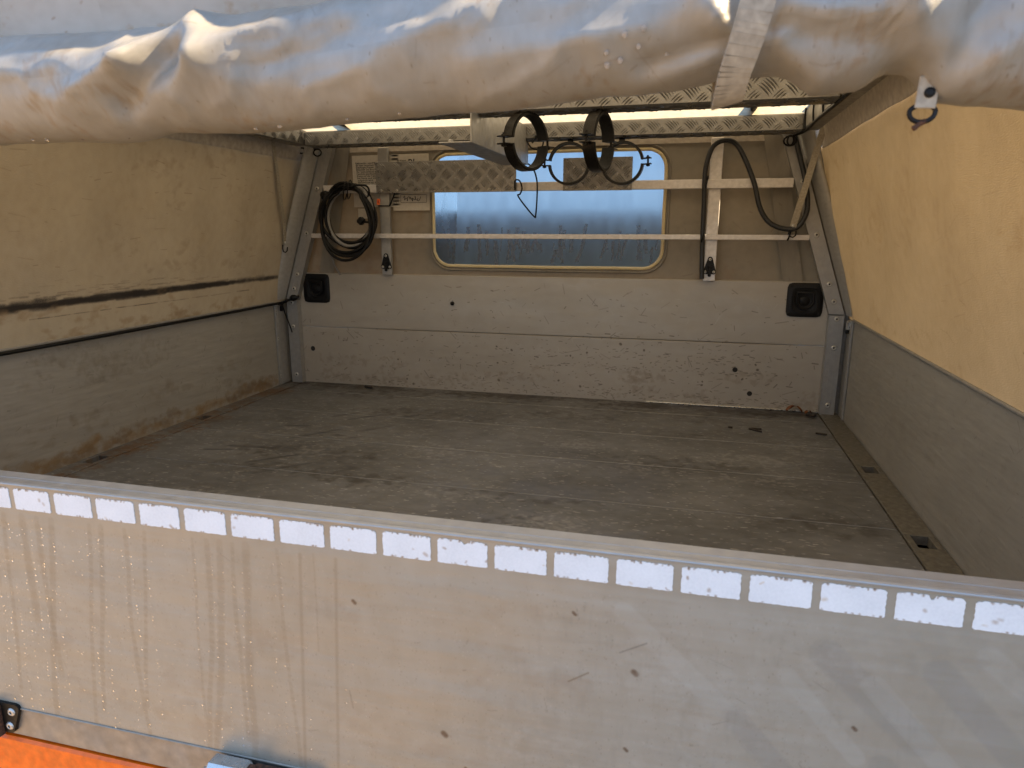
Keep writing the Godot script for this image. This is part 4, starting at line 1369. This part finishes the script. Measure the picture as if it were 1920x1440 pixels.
func strap(parent: Node, called: String, pts: Array, w: float, t: float, side: Vector3) -> MeshInstance3D:
	var c := Curve3D.new()
	for i in pts.size():
		var a: Vector3 = pts[maxi(i - 1, 0)]
		var d: Vector3 = pts[mini(i + 1, pts.size() - 1)]
		c.add_point(pts[i], (a - d) * 0.16, (d - a) * 0.16)
	var fine := c.tessellate(4, 3)
	var b := MB.new()
	b.tube(Array(fine), t * 0.5, 8, false, 1.0)
	# replace by a flat band
	b = MB.new()
	side = side.normalized()
	for i in fine.size() - 1:
		var p0 := fine[i]; var p1 := fine[i + 1]
		var tg := (p1 - p0).normalized()
		var s := (side - tg * side.dot(tg)).normalized() * w * 0.5
		var n := tg.cross(s.normalized()) * t * 0.5
		b.out_quad(p0 - s + n, p0 + s + n, p1 + s + n, p1 - s + n, n, 1)
		b.out_quad(p0 - s - n, p0 + s - n, p1 + s - n, p1 - s - n, -n, 2)
		b.out_quad(p0 + s + n, p0 + s - n, p1 + s - n, p1 + s + n, s)
		b.out_quad(p0 - s + n, p0 - s - n, p1 - s - n, p1 - s + n, -s)
	return put(called, b.done(), M.webbing, parent)

func strap_hook(tp: Node, at: Vector3):
	var h := holder("strap_hook", tp)
	h.position = at
	var b := MB.new()
	b.lathe(Vector3(0, 0.008, 0.001), Vector3(0, 0, 1), [Vector2(0.0055, 0), Vector2(0.005, 0.002), Vector2(0.002, 0.0028), Vector2(0, 0.002)], 12)
	put("stud", b.done(), M.rivet, h)
	b = MB.new()
	var pts := [Vector3(-0.009, 0.0, 0.0), Vector3(-0.010, -0.014, 0.002), Vector3(-0.006, -0.024, 0.004), Vector3(0.002, -0.027, 0.004), Vector3(0.009, -0.021, 0.003), Vector3(0.010, -0.008, 0.001)]
	b.tube(pts, 0.0022, 8)
	put("wire_hook", b.done(), M.iron, h)

# ------------------------------------------------------------------ loose hardware
func smooth_path(pts: Array, n := 8) -> Array:
	var out := []
	for i in pts.size() - 1:
		var p0: Vector3 = pts[maxi(i - 1, 0)]
		var p1: Vector3 = pts[i]
		var p2: Vector3 = pts[i + 1]
		var p3: Vector3 = pts[mini(i + 2, pts.size() - 1)]
		for k in n:
			out.append(p1.cubic_interpolate(p2, p0, p3, float(k) / n))
	out.append(pts[-1])
	return out

func pipe_clamp(label: String, c: Vector3, r: float, yaw: float, band: float, top_y: float, tilt := 0.0):
	var t := thing("pipe_clamp", label, "pipe clamp", c, "pipe clamps hanging from the roof frame")
	t.rotation = Vector3(0, yaw, tilt)
	for s: float in [1.0, -1.0]:
		var b := MB.new()
		var n := 26
		var ln := MB.new()
		for q in [[b, r - 0.0005, r + 0.0028, band], [ln, r - 0.005, r - 0.0004, band * 1.12]]:
			var mb: MB = q[0]
			for k in n:
				var a0 := deg_to_rad(lerpf(6, 174, float(k) / n)) * s
				var a1 := deg_to_rad(lerpf(6, 174, float(k + 1) / n)) * s
				var d0 := Vector3(cos(a0), sin(a0), 0); var d1 := Vector3(cos(a1), sin(a1), 0)
				var z: float = q[3] * 0.5
				var zz := Vector3(0, 0, z)
				mb.out_quad(d0 * q[2] - zz, d1 * q[2] - zz, d1 * q[2] + zz, d0 * q[2] + zz, d0 + d1, 1)
				mb.out_quad(d0 * q[1] - zz, d1 * q[1] - zz, d1 * q[1] + zz, d0 * q[1] + zz, -d0 - d1, 2)
				mb.out_quad(d0 * q[1] + zz, d1 * q[1] + zz, d1 * q[2] + zz, d0 * q[2] + zz, Vector3.BACK)
				mb.out_quad(d0 * q[1] - zz, d1 * q[1] - zz, d1 * q[2] - zz, d0 * q[2] - zz, Vector3.FORWARD)
		for e: float in [-1.0, 1.0]:      # ears
			b.box(Vector3(e * (r + 0.0125), s * 0.0085, 0), Vector3(0.026, 0.003, band), 0.0008)
		put("half_ring", b.done(), M.zinc, t)
		put("rubber_lining", ln.done(), M.rubber, t)
	for e: float in [-1.0, 1.0]:
		var b := MB.new()
		b.tube([Vector3(e * (r + 0.015), -0.016, 0), Vector3(e * (r + 0.015), 0.017, 0)], 0.003, 8)
		b.lathe(Vector3(e * (r + 0.015), -0.010, 0), Vector3.DOWN, [Vector2(0.0065, 0), Vector2(0.0065, 0.005), Vector2(0, 0.005)], 6, -1)
		b.lathe(Vector3(e * (r + 0.015), 0.010, 0), Vector3.UP, [Vector2(0.006, 0), Vector2(0.006, 0.003), Vector2(0, 0.003)], 6, -1)
		put("bolt", b.done(), M.iron, t)
	var bb := MB.new()
	bb.lathe(Vector3(0, r + 0.002, 0), Vector3.UP, [Vector2(0.009, 0), Vector2(0.009, 0.008), Vector2(0.004, 0.009), Vector2(0.004, maxf(0.0095, top_y - c.y - r))], 10)
	put("mounting_boss", bb.done(), M.iron, t)

func clamps_and_cables():
	pipe_clamp("dark pipe clamp turned sideways beside the metal bracket, left of the two larger ones", Vector3(0.100, 0.795, 0.64), 0.066, deg_to_rad(62), 0.028, 0.865, 0.03)
	pipe_clamp("dark pipe clamp seen nearly edge on, right of the two larger ones", Vector3(0.278, 0.790, 0.64), 0.066, deg_to_rad(76), 0.028, 0.865)
	pipe_clamp("open pipe clamp facing the viewer, left one in front of the window", Vector3(0.117, 0.789, 0.12), 0.063, deg_to_rad(3), 0.022, 0.865, -0.05)
	pipe_clamp("open pipe clamp facing the viewer, right one in front of the window", Vector3(0.285, 0.787, 0.12), 0.063, deg_to_rad(-4), 0.022, 0.865, 0.06)
	# cable coil
	var co := thing("cable_coil", "coil of black and grey cable tied to the upper rail left of the window", "cable", Vector3(-0.687, 0.62, 0.05))
	var r := RandomNumberGenerator.new(); r.seed = 12
	for k in 11:
		var pts := []
		var ph := r.randf() * TAU
		var rx := r.randf_range(0.088, 0.110)
		var ry := r.randf_range(0.098, 0.118)
		var ox := r.randf_range(-0.008, 0.008); var oy := 0.118 - ry - 0.003 * k * 0.4
		if k == 10: ry = 0.128; oy = -0.012; rx = 0.10
		for i in 40:
			var a := TAU * i / 40.0
			var w := 1.0 + 0.05 * sin(a * 2 + ph) + 0.03 * sin(a * 3 + ph * 2)
			var sq := 0.55 if sin(a) > 0.75 else 1.0
			pts.append(Vector3(ox + cos(a) * rx * w, oy + sin(a) * ry * w, 0.004 * k * sq - 0.006 + 0.006 * sin(a * 2 + ph)))
		var b := MB.new()
		b.tube(pts, 0.0056 if k != 4 else 0.0066, 8, true)
		put("cable_loop", b.done(), M.black if k != 4 else M.grey_cable, co, Vector3.ZERO, "" if k != 4 else "grey cable loop")
	var b := MB.new()
	b.box(Vector3(-0.085, 0.085, 0.02), Vector3(0.030, 0.026, 0.026), 0.006, Basis(Vector3.BACK, 0.3))
	put("plug", b.done(), M.black, co)
	b = MB.new()
	b.box(Vector3(0.052, -0.005, 0.02), Vector3(0.026, 0.024, 0.022), 0.005, Basis(Vector3.BACK, 0.8))
	b.tube([Vector3(0.064, -0.008, 0.02), Vector3(0.085, -0.01, 0.018)], 0.004, 8)
	put("plug", b.done(), M.black, co)
	for q in [[-0.012, 0.1], [0.004, 0.104]]:
		b = MB.new()
		var pts := []
		for i in 16:
			var a := TAU * i / 16.0
			pts.append(Vector3(q[0] + 0.006 * sin(a) + 0.012 * cos(a), q[1] + 0.032 * sin(a), 0.004 + 0.036 * cos(a)))
		b.tube(pts, 0.0022, 6, true)
		put("cable_tie", b.done(), M.black, co)
	b = MB.new()
	b.tube(smooth_path([Vector3(0.0, 0.106, 0.028), Vector3(0.04, 0.116, 0.028), Vector3(0.078, 0.115, 0.024), Vector3(0.088, 0.095, 0.02), Vector3(0.075, 0.07, 0.018)]), 0.0036, 8)
	put("cable_end", b.done(), M.black, co)
	b = MB.new()
	b.tube(smooth_path([Vector3(-0.10, -0.06, 0.0), Vector3(-0.097, -0.11, -0.01), Vector3(-0.085, -0.16, -0.02), Vector3(-0.068, -0.2, -0.03)]), 0.0034, 8)
	put("cable_tail", b.done(), M.grey_cable, co)
	# corrugated hose on the right
	var hp := [Vector3(0.545, 0.43, 0.030), Vector3(0.540, 0.55, 0.030), Vector3(0.538, 0.66, 0.034), Vector3(0.535, 0.75, 0.044), Vector3(0.541, 0.80, 0.05), Vector3(0.556, 0.838, 0.052), Vector3(0.585, 0.853, 0.054), Vector3(0.621, 0.843, 0.052), Vector3(0.652, 0.795, 0.05), Vector3(0.684, 0.724, 0.048), Vector3(0.706, 0.652, 0.046), Vector3(0.738, 0.607, 0.046), Vector3(0.786, 0.588, 0.046), Vector3(0.822, 0.596, 0.046), Vector3(0.842, 0.643, 0.05), Vector3(0.834, 0.714, 0.05), Vector3(0.811, 0.792, 0.05), Vector3(0.788, 0.862, 0.05)]
	b = MB.new()
	b.tube(smooth_path(hp, 8), 0.0075, 12)
	tag(put("hose", b.done(), M.hose, self), "dark grey hose looping in an S beside the right upright", "hose")
	var ties := [[Vector3(0.541, 0.727, 0.03), 0.0345, "upper rail beside the right upright"], [Vector3(0.54, 0.5625, 0.028), 0.025, "lower rail beside the right upright"], [Vector3(0.80, 0.5725, 0.03), 0.026, "lower rail under the strap hook"]]
	for q in ties:
		b = MB.new()
		var pts := []
		for i in 18:
			var a := TAU * i / 18.0
			pts.append(q[0] + Vector3(0.004 * sin(a), q[1] * 0.68 * sin(a), 0.0165 * cos(a)))
		b.tube(pts, 0.0026, 6, true)
		tag(put("cable_tie", b.done(), M.black, self), "black cable tie round the " + q[2], "cable tie", "cable ties")
	# thin wire below the bracket
	b = MB.new()
	b.tube(smooth_path([Vector3(-0.035, 0.80, 0.12), Vector3(-0.012, 0.785, 0.08), Vector3(0.0, 0.745, 0.06), Vector3(-0.001, 0.69, 0.05), Vector3(-0.006, 0.634, 0.045), Vector3(-0.012, 0.629, 0.045), Vector3(-0.05, 0.672, 0.045), Vector3(-0.068, 0.698, 0.045), Vector3(-0.06, 0.702, 0.047), Vector3(-0.053, 0.722, 0.048), Vector3(-0.062, 0.745, 0.048), Vector3(-0.078, 0.745, 0.044), Vector3(-0.079, 0.715, 0.042)]), 0.0026, 8)
	tag(put("wire", b.done(), M.black, self), "thin black wire hanging in a loop in front of the window", "wire")
	b = MB.new()
	b.tube(smooth_path([Vector3(-0.02, 0.87, 0.14), Vector3(0.0, 0.838, 0.15), Vector3(0.03, 0.832, 0.15), Vector3(0.04, 0.86, 0.15), Vector3(0.02, 0.872, 0.15), Vector3(0.005, 0.85, 0.155)]), 0.0026, 8)
	tag(put("wire_end", b.done(), M.black, self), "short curled black wire end behind the left sideways pipe clamp", "wire")
	# cord along the left board
	b = MB.new()
	b.tube(smooth_path([Vector3(-0.985, 0.3125, 1.76), Vector3(-0.984, 0.3115, 0.9), Vector3(-0.984, 0.314, 0.12), Vector3(-0.965, 0.322, 0.06), Vector3(-0.952, 0.329, 0.045)], 10), 0.0048, 8)
	b.lathe(Vector3(-0.948, 0.331, 0.045), Vector3(1, 0.25, 0), [Vector2(0, -0.008), Vector2(0.009, -0.005), Vector2(0.013, 0.004), Vector2(0.011, 0.014), Vector2(0.006, 0.02), Vector2(0.005, 0.03), Vector2(0, 0.032)], 10)
	b.tube(smooth_path([Vector3(-0.985, 0.31, 0.085), Vector3(-0.975, 0.30, 0.07), Vector3(-0.972, 0.27, 0.06), Vector3(-0.966, 0.235, 0.05), Vector3(-0.958, 0.20, 0.045)]), 0.0026, 6)
	tag(put("tension_cord", b.done(), M.black, self), "black tension cord along the top of the left side board", "cord")
	# black cords at the front right corner of the roof frame
	b = MB.new()
	b.tube(smooth_path([Vector3(0.785, 0.862, 0.06), Vector3(0.803, 0.862, 0.15), Vector3(0.798, 0.860, 0.4), Vector3(0.803, 0.862, 0.7), Vector3(0.80, 0.864, 1.1)], 8), 0.0045, 8)
	for z: float in [0.17, 0.31, 0.45]:
		b.tube(smooth_path([Vector3(0.799, 0.862, z), Vector3(0.797, 0.89, z - 0.004), Vector3(0.797, 0.925, z)]), 0.0026, 6)
	for k in 2:
		var pts := []
		for i in 14:
			var a := TAU * i / 14.0
			pts.append(Vector3(0.775 + 0.018 * cos(a) * (1 - 0.5 * k), 0.846 + 0.014 * sin(a), 0.06 + 0.01 * k))
		b.tube(pts, 0.0026, 6, true)
	tag(put("roof_cord", b.done(), M.black, self), "black cord laced along the roof frame in the upper right corner", "cord")
	b = MB.new()
	for q in [[-0.862, 0.86, 0.012], [-0.80, 0.852, 0.015]]:
		var pts := []
		for i in 14:
			var a := TAU * i / 14.0
			pts.append(Vector3(q[0] + q[2] * cos(a), q[1] + q[2] * 0.8 * sin(a), 0.055))
		b.tube(pts, 0.0028, 6, true)
	b.tube([Vector3(-0.862, 0.8695, 0.055), Vector3(-0.80, 0.864, 0.055)], 0.0028, 6)
	tag(put("cord_loop", b.done(), M.black, self), "black cord loops under the roof frame in the upper left corner", "cord")

func text_mesh(s: String, size: float) -> TextMesh:
	var t := TextMesh.new()
	t.text = s
	t.font_size = 16
	t.pixel_size = size / 16.0
	t.depth = 0.0003
	t.curve_step = 2.0
	t.horizontal_alignment = HORIZONTAL_ALIGNMENT_LEFT
	var f := SystemFont.new()
	f.font_names = PackedStringArray(["Droid Sans"])
	f.font_weight = 700
	t.font = f
	return t

func sheet_of_paper(label: String, x0: float, x1: float, y0: float, y1: float) -> Node3D:
	var t := thing("paper_notice", label, "notice", Vector3(x0, y1, -0.0105), "paper notices on the front canvas")
	var b := MB.new()
	b.box(Vector3((x1 - x0) * 0.5, -(y1 - y0) * 0.5, 0), Vector3(x1 - x0, y1 - y0, 0.0012), 0.0003)
	put("sheet", b.done(), M.paper, t)
	return t

func papers_and_litter():
	var t := sheet_of_paper("paper notice printed with dense lines of text above the cable coil", -0.70, -0.52, 0.665, 0.845)
	var rows := ["Gebrauchs- und Pflegehinweise", "für den Unterhalt Ihrer Plane", "Gepflegte Planen:", "Waschen Sie Ihre Planen nur", "Vor Sonneneinstrahlung und", "Feuchte geschützt lagern oder", "Plane vor der Fahrt schließen", "Bei Sturm und Schnee vorher", "aufgerollt wird.", "Verschlüsse vor dem Öffnen", "Eine regelmäßige Reinigung", "Hilfe bei Planen, die nicht"]
	for i in rows.size():
		put("text_line", text_mesh(rows[i], 0.0085), M.ink, t, Vector3(0.012 + 0.0008 * i, -0.027 - i * 0.0074, 0.0008))
	t = sheet_of_paper("paper notice with a handwritten name box, beside the window", -0.545, -0.405, 0.652, 0.846)
	put("text_line", text_mesh("Pl", 0.03), M.ink, t, Vector3(0.062, -0.029, 0.0008))
	put("text_line", text_mesh("für Planen", 0.007), M.ink, t, Vector3(0.02, -0.022, 0.0008))
	var b := MB.new()
	for q in [[0.03, -0.138, 0.098, 0.0012], [0.03, -0.166, 0.098, 0.0012]]:
		b.box(Vector3(q[0] + q[2] * 0.5, q[1], 0.0009), Vector3(q[2], q[3], 0.0006), 0.0001)
	for x: float in [0.03, 0.128]: b.box(Vector3(x, -0.152, 0.0009), Vector3(0.0012, 0.028, 0.0006), 0.0001)
	put("printed_box", b.done(), M.ink, t)
	b = MB.new()
	var pts := []
	for i in 60:
		var u := i / 59.0
		pts.append(Vector3(0.040 + 0.066 * u + 0.003 * sin(u * 41), -0.153 + 0.0055 * sin(u * 47) + 0.004 * sin(u * 19 + 1), 0.001))
	b.tube(pts, 0.0011, 5)
	put("handwriting", b.done(), M.ink, t)
	t = sheet_of_paper("small paper notice partly hidden behind the cable coil", -0.685, -0.625, 0.625, 0.66)
	# orange tag on the left upright
	var tg := thing("orange_tag", "small orange tag tied to the left upright", "tag", Vector3(-0.588, 0.682, 0.022))
	b = MB.new()
	b.box(Vector3.ZERO, Vector3(0.012, 0.021, 0.002), 0.0006, Basis(Vector3.BACK, -0.15))
	put("tag_plate", b.done(), M.orange_tag, tg)
	b = MB.new()
	b.box(Vector3(0, 0, 0.0012), Vector3(0.005, 0.009, 0.001), 0.0003, Basis(Vector3.BACK, -0.15))
	put("tag_print", b.done(), M.red, tg)
	b = MB.new()
	b.box(Vector3(0.02, -0.014, -0.003), Vector3(0.046, 0.004, 0.004), 0.001)
	b.tube([Vector3(0.042, -0.013, -0.003), Vector3(0.062, 0.03, -0.006)], 0.003, 6)
	put("tie", b.done(), M.black, tg)
	# litter on the floor
	b = MB.new()
	var lf := func(u: float, v: float) -> Vector3:
		var t2 := u * 2 - 1
		var wd := 0.013 * sqrt(maxf(0, 1 - t2 * t2)) * (1.0 + 0.25 * sin(u * 19))
		var w := v * 2 - 1
		return Vector3(t2 * 0.026, 0.012 + 0.010 * cos(t2 * 2.2) + 0.004 * absf(w) + 0.003 * sin(u * 9 + v * 4), w * wd)
	b.sheet(lf, 16, 8)
	tag(put("dry_leaf", b.done(), M.leaf, self, Vector3(0.862, 0.0, 0.032)), "curled brown leaf on the floor below the headboard's right end", "leaf")
	b = MB.new()
	b.sheet(lf, 12, 6)
	var l2 := put("dry_leaf", b.done(), M.leaf, self, Vector3(0.905, -0.006, 0.03))
	l2.scale = Vector3(0.6, 0.7, 0.5); l2.rotation = Vector3(0, 0.6, -0.2)
	tag(l2, "small torn leaf piece right beside the curled brown leaf", "leaf")
	var tw := [["short dark twig lying nearest the right post", [Vector3(0.895, 0.004, 0.06), Vector3(0.915, 0.004, 0.075), Vector3(0.925, 0.004, 0.05)]], ["dark twig on the floor before the right edge strip", [Vector3(0.89, 0.004, 0.27), Vector3(0.92, 0.004, 0.277)]], ["forked thin twig on the floor in front of the leaf", [Vector3(0.74, 0.003, 0.262), Vector3(0.705, 0.003, 0.268), Vector3(0.738, 0.003, 0.292)]], ["tiny dark twig left of the forked one", [Vector3(0.645, 0.003, 0.265), Vector3(0.657, 0.003, 0.267)]], ["dark crumb of dirt at the back left of the floor", [Vector3(-0.66, 0.006, 0.05), Vector3(-0.64, 0.006, 0.055), Vector3(-0.63, 0.006, 0.05)]]]
	for q in tw:
		b = MB.new()
		b.tube(q[1], 0.0055 if q[0].begins_with("dark crumb") else 0.0028, 6)
		tag(put("twig", b.done(), M.twig, self), q[0], "twig")
